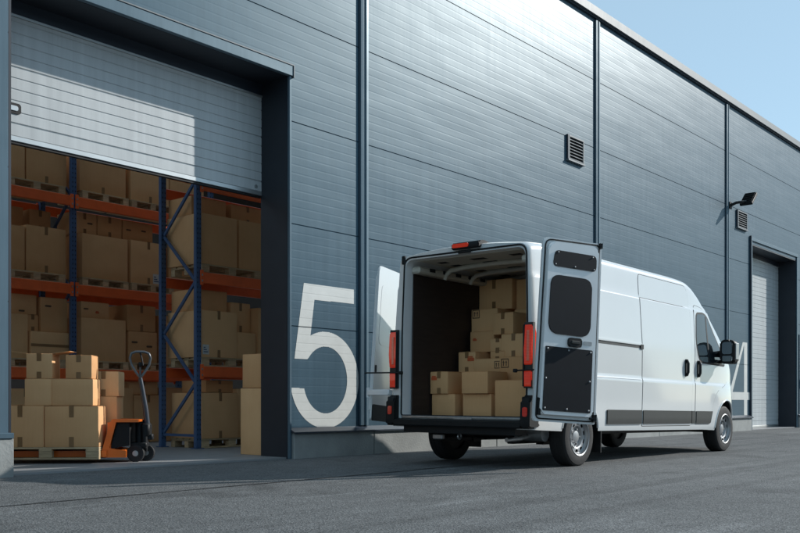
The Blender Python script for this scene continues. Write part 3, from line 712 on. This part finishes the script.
def section(x):
    zt = ztop(x); zb = lerp_tab(ZBOT, x); r = min(.10, (zt - zb) * .3); cr = .05; ze = zt - cr - r
    inset = 1 - .022 * (1 - min(1, x / .05)) ** 2
    pts = [(0, zb)]; side = [(halfw(x, zb + (ze - zb) * f) * inset, zb + (ze - zb) * f) for f in FR]
    pts.append((side[0][0] - .06, zb)); pts += side
    ye = side[-1][0]
    for k in range(1, 6): a = R(82 * k / 5); pts.append((ye - r + r * math.cos(a), ze + r * math.sin(a)))
    yl, zl = pts[-1]
    for k in range(1, 5): f = k / 5; pts.append((yl * (1 - f), zl + (zt - zl) * (1 - (1 - f) ** 2)))
    pts.append((0, zt)); return pts
XS = [0, .012, .03, .05, .12, .3, .6, .9, 1.2, 1.6, 2., 2.5, 3., 3.5, 3.8] + [4.0 + .08 * k for k in range(26)] + [6.05, 6.1, 6.15, 6.19, 6.23, 6.26, 6.285, 6.3]
mb = MB(); rings = []
for x in XS:
    s = section(x)
    ring = [mb.bm.verts.new((x, -y, z)) for y, z in s] + [mb.bm.verts.new((x, y, z)) for y, z in s[-2:0:-1]]
    rings.append(ring)
for a, b in zip(rings, rings[1:]):
    n = len(a)
    for k in range(n): mb.bm.faces.new((a[k], b[k], b[(k + 1) % n], a[(k + 1) % n]))
mb.bm.faces.new(rings[0]); mb.bm.faces.new(rings[-1][::-1])
body = mb.build('body', ['vanwhite', 'vaninner', 'black'], VAN)
RW, FWX = 1.0, 5.34
RWZ, FWZ = .34 + PITCH * RW, .34 + PITCH * FWX
cut = []
mb = MB(); mb.prism(corner([(-.89, .555), (.83, .555), (.83, 1.6), (.805, 2.405), (-.865, 2.405), (-.89, 1.6)], [.03, .03, .2, .11, .11, .2], 6), 0, -.2, 3.6, mi=0); cut.append(mb.build('cavity_cutter', 'vaninner'))
for s in (-1, 1):
    for xw, zw, rr in ((RW, RWZ + .02, .415), (FWX, FWZ - .01, .435)):
        mb = MB(); mb.lathe([(0, -.28), (rr, -.28), (rr, .28), (0, .28)], (xw, s * .90, zw), 1, 48, mi=0); cut.append(mb.build('arch_cutter', 'black'))
for c in cut:
    md = body.modifiers.new('b', 'BOOLEAN'); md.object = c; md.operation = 'DIFFERENCE'; md.solver = 'EXACT'; md.material_mode = 'TRANSFER'
    c.parent = VAN
bpy.context.view_layer.update()
dg = bpy.context.evaluated_depsgraph_get()
me = bpy.data.meshes.new_from_object(body.evaluated_get(dg)); body.modifiers.clear(); body.data = me
me.polygons.foreach_set('use_smooth', [True] * len(me.polygons)); me.set_sharp_from_angle(angle=R(24))
for c in cut: bpy.data.objects.remove(c)

def side_panel(name, poly, m, off, parent, rows=28, cols=14, thick=.02, s=-1, smooth=25):
    """a panel lying on the body side: polygon in (x, z), pushed out by off, with a rim turned inwards"""
    z0 = min(p[1] for p in poly); z1 = max(p[1] for p in poly); g = []
    zs = sorted(set([z0 + 1e-4 + (z1 - z0 - 2e-4) * i / rows for i in range(rows + 1)] + [z for z in (1.045, 1.06, 1.075, 2.088, 2.096, 2.104) if z0 < z < z1] + [z0 + .004, z0 + .015, z1 - .004, z1 - .015]))
    zs = [z for z in zs if z0 + 5e-5 < z < z1 - 5e-5]
    m_ = MB()
    for z in zs:
        xs = []
        for (xa, a), (xb, b) in zip(poly, poly[1:] + poly[:1]):
            if (a > z) != (b > z): xs.append(xa + (z - a) / (b - a) * (xb - xa))
        xa, xb = min(xs), max(xs)
        g.append([(xa + (xb - xa) * j / cols, z) for j in range(cols + 1)])
    F = [[m_.bm.verts.new((x, s * (halfw(x, z) + off), z)) for x, z in row] for row in g]
    for a, b in zip(F, F[1:]):
        for j in range(cols): m_.bm.faces.new((a[j], a[j + 1], b[j + 1], b[j]))
    rim = [F[0][j] for j in range(cols + 1)] + [r[-1] for r in F[1:]] + [F[-1][j] for j in range(cols - 1, -1, -1)] + [r[0] for r in F[-2:0:-1]]
    inn = [m_.bm.verts.new((v.co.x, v.co.y - s * thick, v.co.z)) for v in rim]
    for k in range(len(rim)): m_.bm.faces.new((rim[k], rim[(k + 1) % len(rim)], inn[(k + 1) % len(rim)], inn[k]))
    return m_.build(name, m, parent, smooth=smooth)
def grow(poly, d):
    cx = sum(p[0] for p in poly) / len(poly); cz = sum(p[1] for p in poly) / len(poly); out = []
    n = len(poly)
    for i in range(n):
        a, b, c = poly[i - 1], poly[i], poly[(i + 1) % n]
        t = Vector((c[0] - a[0], c[1] - a[1])); t.normalize(); nn = Vector((t.y, -t.x))
        if nn.dot(Vector((b[0] - cx, b[1] - cz))) < 0: nn = -nn
        out.append((b[0] + nn.x * d, b[1] + nn.y * d))
    return out
slide = corner([(2.53, .47), (4.04, .47), (4.09, 1.1), (4.08, 2.15), (4.02, 2.40), (2.545, 2.40), (2.56, 1.3)], [.02, .03, .3, .2, .12, .05, .3])
side_panel('sliding_door_gap', grow(slide, .009), 'seam', .0008, VAN, thick=.004)
SD = side_panel('sliding_door', slide, 'vanwhite', .004, VAN)
fdoor = corner([(4.185, .49), (4.74, .49), (4.80, .75), (4.92, .95), (5.40, 1.10), (5.42, 1.36), (4.75, 2.13), (4.24, 2.17), (4.20, 1.3)], [.03, .05, .1, .1, .05, .12, .1, .1, .3])
side_panel('front_door_gap', grow(fdoor, .008), 'seam', .0008, VAN, thick=.004)
FD = side_panel('front_door', fdoor, 'vanwhite', .004, VAN)
win = corner([(4.32, 2.04), (4.26, 1.62), (4.36, 1.38), (4.6, 1.37), (5.30, 1.36), (5.25, 1.48), (4.74, 2.02), (4.6, 2.06)], [.06, .12, .1, .02, .04, .06, .08, .1])
fr = side_panel('window_frame', grow(win, .028), 'black', .0055, FD, thick=.004)
side_panel('side_window', win, 'glass', .0075, FD, thick=.003)
side_panel('window_divider', [(4.66, 1.38), (4.70, 1.38), (4.70, 2.03), (4.66, 2.03)], 'black', .010, FD, cols=3, thick=.006)
for xa, xb in ((1.60, 2.51), (2.55, 4.035), (4.205, 4.74)):
    side_panel('side_moulding', corner([(xa, .495), (xb - (.03 if xb > 4.5 else 0), .495), (xb + (.04 if xb > 4.5 else 0), .668), (xa, .668)], .012), 'moulding', .016, SD if 2.52 < xa < 3 else (FD if xa > 4 else VAN), rows=6, cols=8)
side_panel('side_moulding', [(4.062, .495), (4.178, .495), (4.178, .668), (4.062, .668)], 'moulding', .013, VAN, rows=6, cols=3)
side_panel('door_rail', corner([(1.0, 1.452), (2.52, 1.452), (2.52, 1.486), (1.0, 1.486)], .008), 'moulding', .003, VAN, rows=6, cols=8)
side_panel('door_rail_cover', corner([(1.0, 1.487), (2.535, 1.487), (2.535, 1.51), (1.0, 1.51)], .004), 'vanwhite', .012, VAN, rows=6, cols=8)
side_panel('rail_stop', corner([(2.49, 1.44), (2.57, 1.44), (2.57, 1.50), (2.49, 1.50)], .01), 'black', .014, SD, rows=6, cols=4)
# pressed swages along the side
side_panel('side_crease', [(1.2, 1.052), (2.50, 1.052), (2.50, 1.062), (1.2, 1.062)], 'vanwhite', .006, VAN, rows=4, cols=8)
# dark strips painted as the shadow line along the upper side crease
side_panel('crease_shadow_line', [(.15, 2.1), (2.51, 2.1), (2.51, 2.108), (.15, 2.108)], 'seam', .001, VAN, rows=4, cols=12, thick=.004)
side_panel('crease_shadow_line', [(2.56, 2.1), (4.06, 2.1), (4.06, 2.108), (2.56, 2.108)], 'seam', .0052, SD, rows=4, cols=12, thick=.004)
for xh, par in ((3.88, SD), (4.29, FD)):
    y = -halfw(xh, 1.26)
    mb = MB(); mb.prism(rrect(xh - .034, xh + .034, 1.14, 1.38, .028), 1, y - .016, y - .0045, bev=.004); h = mb.build('handle_bezel', 'black', par, smooth=40)
    mb = MB(); mb.tube([(xh, y - .02, 1.15), (xh, y - .042, 1.20), (xh, y - .042, 1.32), (xh, y - .02, 1.37)], .018, 10); mb.build('handle', 'black', h, smooth=50)
# arch lips
for s in (-1, 1):
    for xw, zw, rr in ((FWX, FWZ - .01, .437), (RW, RWZ + .02, .417)):
        pts = []
        for k in range(25):
            a = R(4 + 172 * k / 24); x = xw + rr * math.cos(a); z = zw + rr * math.sin(a)
            if z > .42: pts.append((x, s * (halfw(x, z) - .004), z))
        mb = MB(); mb.tube(pts, .014, 8); mb.build('wheel_arch_lip', 'vanwhite', VAN, smooth=60)
# windscreen, bonnet gap, bumper, headlamps
def front_patch(name, xa, xb, f0, f1, m, off):
    m_ = MB(); g = []
    for i in range(13):
        x = xa + (xb - xa) * i / 12; s_ = section(x); top = s_[-9:]
        row = []
        for y, z in [(-y, z) for y, z in top] + [(y, z) for y, z in top[-2::-1]]: row.append(m_.bm.verts.new((x + off * .6, y * f1, z + off)))
        g.append(row)
    for a, b in zip(g, g[1:]):
        for j in range(len(a) - 1): m_.bm.faces.new((a[j], a[j + 1], b[j + 1], b[j]))
    return m_.build(name, m, VAN, smooth=60)
front_patch('windscreen', 4.62, 5.60, 0, .93, 'glass', .006)
mb = MB()
for s in (-1, 1):
    g = []
    for i in range(9):
        x = 5.80 + .50 * i / 8; g.append([mb.bm.verts.new((x, s * (halfw(min(x, 6.29), z) + .012), z)) for z in (.40, .5, .62, .70)])
    for a, b in zip(g, g[1:]):
        for j in range(3): mb.bm.faces.new((a[j], a[j + 1], b[j + 1], b[j]))
mb.box(6.27, 6.33, -.4, .4, .42, .72, .01)
mb.build('front_bumper', 'black', VAN, smooth=50)
for s in (-1, 1):
    mb = MB(); g = []
    for i in range(7):
        x = 5.98 + .22 * i / 6; g.append([mb.bm.verts.new((x, s * (halfw(x, z) + .005), z)) for z in (.86, .93, 1.0)])
    for a, b in zip(g, g[1:]):
        for j in range(2): mb.bm.faces.new((a[j], a[j + 1], b[j + 1], b[j]))
    mb.build('headlamp', 'mirror', VAN, smooth=50)
# door mirror
mb = MB(); mb.tube([(5.22, -.86, 1.50), (5.12, -1.0, 1.52), (5.02, -1.08, 1.52)], .045, 10, rs=[.07, .05, .045]); mb.tube([(5.22, -.86, 1.42), (5.12, -1.0, 1.40), (5.02, -1.08, 1.42)], .03, 10)
arm = mb.build('mirror_arm', 'black', VAN, smooth=50)
mb = MB(); mb.prism(rrect(-1.27, -1.05, 1.36, 1.71, [.05, .09, .05, .07]), 0, 4.93, 5.09, bev=.03); mh = mb.build('mirror_housing', 'black', arm, smooth=50)
mb = MB(); mb.prism(rrect(-1.235, -1.085, 1.50, 1.675, .035), 0, 4.924, 4.9295); mb.prism(rrect(-1.235, -1.085, 1.395, 1.475, .025), 0, 4.924, 4.9295); mb.build('mirror_glass', 'mirror', mh)
mb = MB(); mb.box(4.95, 5.07, -1.282, -1.268, 1.42, 1.66, .006); mb.build('indicator', 'galv', mh)
# wheels
def wheel(x, s, z):
    T = [(.20, -.105), (.225, -.112), (.285, -.112), (.318, -.105), (.336, -.088), (.34, -.06), (.3365, -.057), (.3365, -.05), (.34, -.047), (.341, -.012), (.3365, -.009), (.3365, .009), (.341, .012), (.34, .047), (.3365, .05), (.3365, .057), (.34, .06), (.336, .088), (.318, .105), (.285, .112), (.225, .112), (.20, .105)]
    m_ = MB(); m_.lathe(T, (0, 0, 0), 1, 56); w = m_.build('wheel', 'rubber', VAN, smooth=30, loc=(x, s * .872, z))
    o = -1 if s < 0 else 1
    m_ = MB(); pr = [(.222, .113), (.215, .117), (.205, .112), (.20, .075), (.188, .062), (.175, .075), (.140, .078), (.122, .07), (.112, .045), (.075, .04), (.066, .062), (.045, .068), (0, .07)]
    m_.lathe([(r, o * h) for r, h in pr], (0, 0, 0), 1, 60, skip=lambda i, k: i == 5 and k % 6 in (1, 2, 3))
    for k in range(5):
        a = 2 * math.pi * k / 5; m_.tube([(.088 * math.cos(a), o * .038, .088 * math.sin(a)), (.088 * math.cos(a), o * .062, .088 * math.sin(a))], .012, 8)
    m_.build('rim', 'silver', w, smooth=35)
    m_ = MB(); m_.lathe([(0, o * .02), (.196, o * .02), (.196, -o * .08), (0, -o * .08)], (0, 0, 0), 1, 40); m_.build('brake_drum', 'drum', w)
for x, z in ((RW, RWZ), (FWX, FWZ)):
    for s in (-1, 1): wheel(x, s, z)
# underbody
mb = MB(); mb.box(.15, 5.9, -.55, .55, .36, .44); mb.tube([(RW, -.75, RWZ), (RW, .75, RWZ)], .055, 12)
for s in (-1, 1): mb.box(.3, 1.75, s * .5 - .035, s * .5 + .035, .27, .31); mb.box(.28, .34, s * .5 - .03, s * .5 + .03, .28, .4); mb.tube([(RW + .1, s * .42, .3), (RW + .18, s * .42, .42)], .04, 10); mb.box(RW - .08, RW + .08, s * .5 - .05, s * .5 + .05, .25, .36)
mb.box(-.03, .2, -.78, .78, .375, .452); mb.tube([(FWX, -.75, FWZ), (FWX, .75, FWZ)], .06, 10)
mb.build('underbody', 'black', VAN)
mb = MB(); mb.tube([(.55, -.80, .385), (.55, -.35, .385)], .085, 18); mb.tube([(.55, -.36, .385), (.75, .1, .385), (2.5, .1, .36)], .028, 10); mb.tube([(.55, -.62, .36), (.3, -.62, .33), (.08, -.60, .32)], .026, 10); mb.build('exhaust_silencer', 'galv', VAN, smooth=40)
mb = MB(); mb.tube([(.09 + .03 * math.cos(R(a)), .05, .34 + .03 * math.sin(R(a))) for a in range(0, 361, 30)], .011, 8, cap=False); mb.build('tow_eye', 'galv', VAN, smooth=40)
mb = MB(); mb.box(.06, .12, .28, .42, .30, .36, .01); mb.build('spare_wheel_bracket', 'galv', VAN)
for s in (-1, 1):
    mb = MB(); mb.box(1.5, 1.52, s * .87 - .11, s * .87 + .11, .16, .46); mb.build('mud_flap', 'black', VAN)
# inside the cargo space
mb = MB(); mb.box(.10, 3.55, -.886, .826, .5555, .566); mb.build('cargo_floor', 'blackmat', VAN)
for y0, y1 in ((-.872, -.860), (.800, .812)):
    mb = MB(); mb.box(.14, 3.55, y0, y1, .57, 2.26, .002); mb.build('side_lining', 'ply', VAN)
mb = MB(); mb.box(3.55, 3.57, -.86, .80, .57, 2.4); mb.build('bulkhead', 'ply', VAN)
mb = MB()
for y0, y1 in ((-.868, -.74), (.68, .808)): mb.box(.1, 3.5, y0, y1, 2.26, 2.34, .02)
mb.box(.10, 3.55, -.76, .70, 2.396, 2.4035)
for i in range(12):
    x = .3 + .26 * i; mb.box(x, x + .10, .672, .681, 2.295, 2.335, mi=1); mb.box(x, x + .1, .45, .58, 2.3945, 2.3965, mi=1); mb.box(x, x + .1, -.1, .1, 2.3945, 2.3965, mi=1); mb.box(x, x + .1, -.6, -.45, 2.3945, 2.3965, mi=1)
mb.build('roof_frame', ['cream', 'hole'], VAN)
for x in (.62, 1.15, 1.75, 2.4):
    mb = MB(); pts = [(x, .70, 2.24), (x, .67, 2.30), (x, .60, 2.345), (x, .4, 2.365), (x, -.03, 2.375), (x, -.46, 2.365), (x, -.66, 2.345), (x, -.73, 2.30), (x, -.76, 2.24)]
    for a, b in zip(pts, pts[1:]):
        pass
    mb.tube(pts, .03, 8); mb.build('roof_bow', 'cream', VAN, smooth=60)
for s, y0, y1 in ((1, .54, .798), (-1, -.858, -.60)):
    mb = MB(); arc = [(RW + .47 * math.cos(R(180 * k / 20)), .568 + .40 * math.sin(R(180 * k / 20))) for k in range(21)]
    mb.prism([(p[0], p[1]) for p in arc], 1, y0, y1, bev=.015); mb.build('wheel_housing', 'wheelhouse', VAN, smooth=40)
mb = MB(); mb.tube([(1.2, -.52, .60), (1.2, -.52, 2.36)], .02, 8); mb.build('gap_shadow_pole', 'black', VAN)  # dark pole standing in for the shadow gap between the cartons
# sill plate, seals, bumper, lamps
mb = MB(); mb.box(-.022, .10, -.89, .83, .5445, .5695, .004); mb.box(-.03, -.0225, -.2, .05, .535, .56, .003); mb.build('sill_plate', 'galv', VAN)
op = corner([(-.905, .57), (.845, .57), (.845, 1.6), (.82, 2.43), (-.88, 2.43), (-.905, 1.6)], [.03, .03, .2, .11, .11, .2], 6)
mb = MB(); mb.tube([(-.004, u, v) for u, v in op] + [(-.004, *op[0])], .010, 8, cap=False); mb.build('door_seal', 'black', VAN, smooth=60)
mb = MB(); mb.box(-.03, -.01, -.16, .02, 2.405, 2.44, .006); mb.build('door_lock', 'black', VAN)
mb = MB(); mb.box(-.02, .02, .81, .86, 2.36, 2.46, .008); mb.build('corner_stop', 'black', VAN)
mb = MB(); mb.prism([(-.085, .45), (-.10, .465), (-.10, .52), (-.02, .538), (.02, .538), (.02, .45)], 1, -.884, .884); mb.build('rear_bumper_step', 'black', VAN)
for s in (-1, 1):
    mb = MB(); mb.prism(corner([(-.09, .45), (-.10, .50), (-.09, .76), (-.03, .81), (.03, .81), (.05, .58), (.10, .52), (.10, .45)], .03, 3), 1, s * .885 if s > 0 else -.885 - .122, s * .885 + .122 if s > 0 else -.885, bev=.02); bc = mb.build('rear_bumper_corner', 'black', VAN, smooth=40)
    mb = MB(); mb.prism(rrect(s * .945 - .03, s * .945 + .03, .58, .68, .02), 0, -.103, -.088); mb.build('rear_reflector', 'red', bc)
    # lamp: red lens with pale middle
    yc = s * .945
    mb = MB(); mb.prism(corner([(-.055, 1.13), (-.06, 1.3), (-.045, 1.56), (.0, 1.575), (.035, 1.45), (.03, 1.3), (.01, 1.13)], .02, 3), 1, yc - .052, yc + .060, bev=.012); tl_ = mb.build('tail_lamp', 'redlit', VAN, smooth=40)
    mb = MB(); mb.prism(corner([(-.05, .90), (-.055, 1.07), (.01, 1.07), (.01, .90)], .015, 3), 1, yc - .050, yc + .058, bev=.012); mb.build('lower_lamp', 'redlit', tl_, smooth=40)
    mb = MB(); mb.prism(corner([(-.04, .885), (-.04, 1.585), (.0, 1.585), (.0, .885)], .01, 3), 1, yc - .055, yc + .057); mb.build('lamp_base', 'moulding', tl_)
    mb = MB(); mb.box(-.066, -.05, yc - .022, yc + .014, 1.17, 1.50, .006); mb.build('clear_lens', 'amber', tl_)
    mb = MB(); mb.box(-.063, -.03, yc - s * .053 - .009, yc - s * .053 + .009, .90, 1.56, .006); mb.build('lamp_surround', 'black', tl_)
mb = MB(); mb.prism(corner([(-.05, 2.445), (-.06, 2.48), (-.04, 2.525), (.04, 2.54), (.16, 2.525), (.1, 2.47)], .02, 3), 1, -.29, .09, bev=.012); br = mb.build('high_brake_lamp', 'black', VAN, smooth=40)
mb = MB(); mb.prism(rrect(-.15, .07, 2.465, 2.51, .018), 0, -.068, -.04); mb.build('brake_lens', 'redlit', br)

# rear door leaves
AX = Matrix.Rotation(R(3.0), 4, 'Y')                     # hinge line leans forward with the rear face
def leaf(name, hinge, ang, mirror):
    MX = Matrix.Translation(hinge) @ AX @ Matrix.Rotation(R(ang), 4, 'Z')
    k = 1 if mirror else -1
    def pr(m_, poly, a, b, mi=None, bev=0): m_.prism(poly, 1, k * a, k * b, mi=mi, bev=bev)
    out = corner([(-.01, 0), (.80, 0), (.80, 1.955), (.035, 1.93)], [.03, .03, .04, .07])
    m_ = MB(); pr(m_, out, .0, .026, bev=.008); skin = m_.build(name, 'vanwhite', VAN, smooth=35); skin.matrix_basis = MX
    pan = corner([(.045, .075), (.735, .075), (.735, 1.905), (.085, 1.885)], [.06, .06, .07, .09])
    m_ = MB(); pr(m_, pan, .0265, .066, bev=.018); inn = m_.build('inner_frame', 'vaninner', skin, smooth=40)
    m_ = MB(); pts = [(u, k * .031, v) for u, v in corner([(.022, .03), (.762, .03), (.762, 1.932), (.062, 1.91)], [.05, .05, .05, .08])]; m_.tube(pts + [pts[0]], .008, 6, cap=False); m_.build('rubber_seal', 'black', skin, smooth=60)
    if not mirror:
        m_ = MB(); pr(m_, corner([(.135, 1.63), (.70, 1.63), (.70, 1.80), (.16, 1.80)], .05), .0665, .074, bev=.003); m_.build('upper_trim', 'blackmat', inn)
        m_ = MB(); pr(m_, corner([(.105, .92), (.65, .92), (.65, 1.54), (.12, 1.54)], [.13, .13, .11, .11], 8), .0665, .078, bev=.004); m_.build('window_cover', 'blackmat', inn)
        m_ = MB(); pr(m_, corner([(.075, .115), (.69, .115), (.69, .785), (.085, .785)], .012), .0665, .076, bev=.002); lo = m_.build('lower_trim', 'blackmat', inn)
        m_ = MB()
        for u, v in ((.10, .14), (.38, .14), (.665, .14), (.10, .45), (.665, .45), (.11, .76), (.38, .76), (.665, .76)):
            m_.lathe([(0, k * .081), (.007, k * .080), (.011, k * .0762)], (u, 0, v), 1, 12)
        m_.build('rivets', 'rail_dull', lo, smooth=50)
        m_ = MB()
        for u, v in ((.17, 1.65), (.42, 1.65), (.67, 1.65), (.2, 1.78), (.65, 1.78)): m_.lathe([(0, k * .079), (.006, k * .078), (.009, k * .0742)], (u, 0, v), 1, 12)
        m_.build('rivets', 'rail_dull', inn, smooth=50)
        m_ = MB(); pr(m_, corner([(.36, .80), (.53, .80), (.53, .895), (.36, .895)], .025), .067, .10, bev=.008); hd = m_.build('latch', 'black', inn, smooth=40)
        m_ = MB(); m_.box(.39, .50, k * .101 - .008, k * .101 + .012, .83, .865, .006); m_.build('latch_handle', 'moulding', hd)
        m_ = MB(); pr(m_, rrect(.57, .68, .835, .875, .008), .0665, .070); m_.build('pressed_plate', 'galv', inn)
        m_ = MB(); m_.box(.03, .06, k * .03, k * .055, .07, .24, .006); m_.box(.755, .782, k * .027, k * .06, 1.90, 1.95, .004); m_.box(.745, .782, k * .027, k * .06, .03, .10, .006); m_.tube([(.70, k * .05, .06), (.78, k * .05, .06)], .012, 8); m_.build('striker', 'black', skin)
    else:
        m_ = MB(); pr(m_, corner([(.10, .95), (.70, .95), (.69, 1.72), (.13, 1.72)], .1, 8), -.003, -.0005); m_.build('window_pressing', 'vanwhite', skin)
        m_ = MB(); pr(m_, corner([(.0, -.002), (.785, -.002), (.785, .20), (.0, .20)], .02), -.016, -.001, bev=.004); m_.build('lower_cover', 'black', skin)
        m_ = MB(); pr(m_, rrect(.03, .075, .60, .69, .02), -.008, -.001); m_.build('leaf_stop', 'black', skin)
    return skin
RDOOR = leaf('rear_door', (-.20, -1.10, .54), -23, False)
LDOOR = leaf('rear_door', (.06, 1.38, .50), 18, True)
# hinges and check straps
for s, hy in ((-1, -1.135), (1, 1.36)):
    for z in (.84,):
        mb = MB(); mb.box(-.05, .03, min(s * 1.01, hy), max(s * 1.01, hy), z - .035, z + .035, .008); mb.tube([(-.03, hy, z - .06), (-.03, hy, z + .06)], .02, 10); mb.build('hinge', 'vaninner', VAN, smooth=40)
    mb = MB(); mb.tube([(-.07, s * .80, 1.07), (-.075, s * .98, 1.075), (-.03, hy + s * .05, 1.08)], .009, 8); mb.box(-.09, -.05, s * .80 - .02, s * .80 + .02, 1.05, 1.09, .006); mb.build('check_strap', 'black', VAN, smooth=40)

# ------------------------------------------------------------------ cartons in the van (faces look out of the rear opening)
VG = 'cartons stacked in the open van'
def vbox(x, ya, yb, z0, z1, d, label, tape='v', marks=(), rz=0.):
    zz = z0
    return carton(yb - ya, d, z1 - z0, (x + d / 2, (ya + yb) / 2, zz), -H90 + R(rz), label, tape=tape, marks=marks, group=VG)
fz = lambda x: .568 - PITCH * (x - .2)
def F(x, y): return .569 - PITCH * (x - .2) + ROLL * (y + 2.57) - .001
for a in (
    (.70, -2.15, -1.80, None, .83, .40, 'bottom carton at the left of the van load', '', ()),
    (.68, -2.06, -1.79, .832, 1.10, .36, 'upper carton at the left of the van load with an orange sticker', 'v', (('or', .08, .62, .085),)),
    (.70, -2.68, -2.27, None, .83, .40, 'bottom carton in the middle of the van load', '', ()),
    (.65, -2.67, -2.29, .832, 1.09, .40, 'plain carton on top of the middle bottom carton in the van', '', ()),
    (.60, -3.22, -2.80, None, .98, .42, 'tall carton at the right of the van opening beside the tail lamp', '', ()),
    (1.20, -2.09, -1.83, 1.10, 1.36, .34, 'second-tier carton with a tape strip and an orange sticker, leftmost in its row', 'v', (('or', .55, .55, .10),)),
    (1.16, -2.52, -2.10, 1.10, 1.265, .36, 'low wide carton with a dark mark lying in the middle of the second tier', '', (('dk', .74, .25, .09),)),
    (1.24, -2.50, -2.29, 1.268, 1.36, .28, 'small flat carton on the low wide one of the second tier', 'v', ()),
    (1.12, -2.95, -2.51, .985, 1.275, .4, 'carton with a dark handling mark on the right of the second tier', '', (('dk', .06, .55, .11),)),
    (1.44, -2.21, -1.84, 1.365, 1.63, .36, 'carton with a faint orange print, third tier left in the van', '', (('or', .12, .55, .06),)),
    (1.34, -2.44, -2.215, 1.365, 1.52, .3, 'small carton between two larger ones in the third tier', 'v', ()),
    (1.25, -2.80, -2.445, 1.28, 1.56, .36, 'taped carton at the right of the third tier', 'v', ()),
    (1.52, -2.20, -1.80, 1.635, 1.92, .36, 'carton with a dark handling mark near the top left of the stack', '', (('dk', .05, .6, .11),)),
    (1.30, -2.61, -2.29, 1.565, 1.83, .30, 'small tilted carton perched below the topmost box', 'v', ()),
    (1.62, -2.80, -2.40, 1.565, 1.90, .36, 'carton mostly hidden behind the small tilted one', '', ()),
    (1.72, -2.29, -1.74, 1.925, 2.31, .42, 'topmost large carton of the van load', 'v', ()),
    (1.78, -2.75, -2.32, 1.905, 2.29, .42, 'topmost right carton beside the van pillar', '', ()),
    (1.15, -2.5, -1.85, None, 1.095, .42, 'hidden carton carrying the second tier of the van load', '', ()),
    (1.10, -3.0, -2.52, None, .98, .45, 'hidden carton behind the tall right one in the van', '', ()),
    (1.60, -2.3, -1.82, None, 1.36, .5, 'dark carton deep in the van under the third tier', '', ()),
    (1.60, -2.85, -2.32, None, 1.275, .5, 'dark carton deep in the van on the right', '', ()),
    (1.72, -2.29, -1.75, 1.365, 1.63, .4, 'deep carton behind the third tier left', '', ()),
    (1.95, -2.29, -1.78, 1.635, 1.92, .4, 'deep carton under the topmost large carton', '', ()),
    (1.66, -2.85, -2.32, 1.28, 1.56, .4, 'deep carton behind the taped one in the third tier', '', ()),
    (2.0, -2.8, -2.35, 1.565, 1.90, .3, 'deep carton under the topmost right carton', '', ()),
    ):
    x, ya, yb, z0, z1, d, lab, tp, mk = a
    if z0 is None: z0 = max(F(x + dx, y) for dx in (0, d) for y in (ya, yb)) + .0005
    vbox(x, ya, yb, z0, z1, d, lab, tp, mk, rz=(-6 if 'tilted' in lab else 0))

# ------------------------------------------------------------------ light, sky, camera
AZ, EL = R(63.5), R(28)
to_sun = Vector((math.sin(AZ) * math.cos(EL), -math.cos(AZ) * math.cos(EL), math.sin(EL)))
sd = bpy.data.lights.new('sun', 'SUN'); sd.energy = 2.55; sd.angle = R(.53); sd.color = (1., .97, .92)
so = bpy.data.objects.new('sun', sd); COL.objects.link(so); so.rotation_euler = (-to_sun).to_track_quat('-Z', 'Y').to_euler(); so.location = (20, -20, 20)
w = bpy.data.worlds.new('World'); scene.world = w; w.use_nodes = True; nt = w.node_tree
sky = nt.nodes.new('ShaderNodeTexSky'); sky.sky_type = 'NISHITA'; sky.sun_disc = False; sky.sun_elevation = EL
sky.sun_rotation = math.atan2(to_sun.x, to_sun.y); sky.air_density = .9; sky.dust_density = .15; sky.ozone_density = 1.
bg = nt.nodes['Background']; bg.inputs['Strength'].default_value = .14
tint = nt.nodes.new('ShaderNodeMix'); tint.data_type = 'RGBA'; tint.blend_type = 'MULTIPLY'; tint.inputs['Factor'].default_value = 1.
flat = nt.nodes.new('ShaderNodeMix'); flat.data_type = 'RGBA'; flat.inputs['Factor'].default_value = .74     # flat colour mixed in to even the dome out
flat.inputs[7].default_value = (1.72, 2.30, 2.68, 1); nt.links.new(sky.outputs[0], flat.inputs[6])
tint.inputs[7].default_value = (.96, 1.02, 1.02, 1); nt.links.new(flat.outputs[2], tint.inputs[6]); nt.links.new(tint.outputs[2], bg.inputs['Color'])
cd = bpy.data.cameras.new('camera'); cam = bpy.data.objects.new('camera', cd); COL.objects.link(cam)
cam.location = (-8.214, -8.879, .72); cam.rotation_euler = (R(90), 0, -math.atan2(.7613, .6484))
cd.sensor_width = 36; cd.lens = 41.85; cd.shift_y = .1706; cd.clip_end = 1000; cd.clip_start = .05
scene.camera = cam
scene.view_settings.view_transform = 'Standard'; scene.view_settings.look = 'None'; scene.view_settings.exposure = .84; scene.view_settings.gamma = 1.
scene.view_settings.use_curve_mapping = False
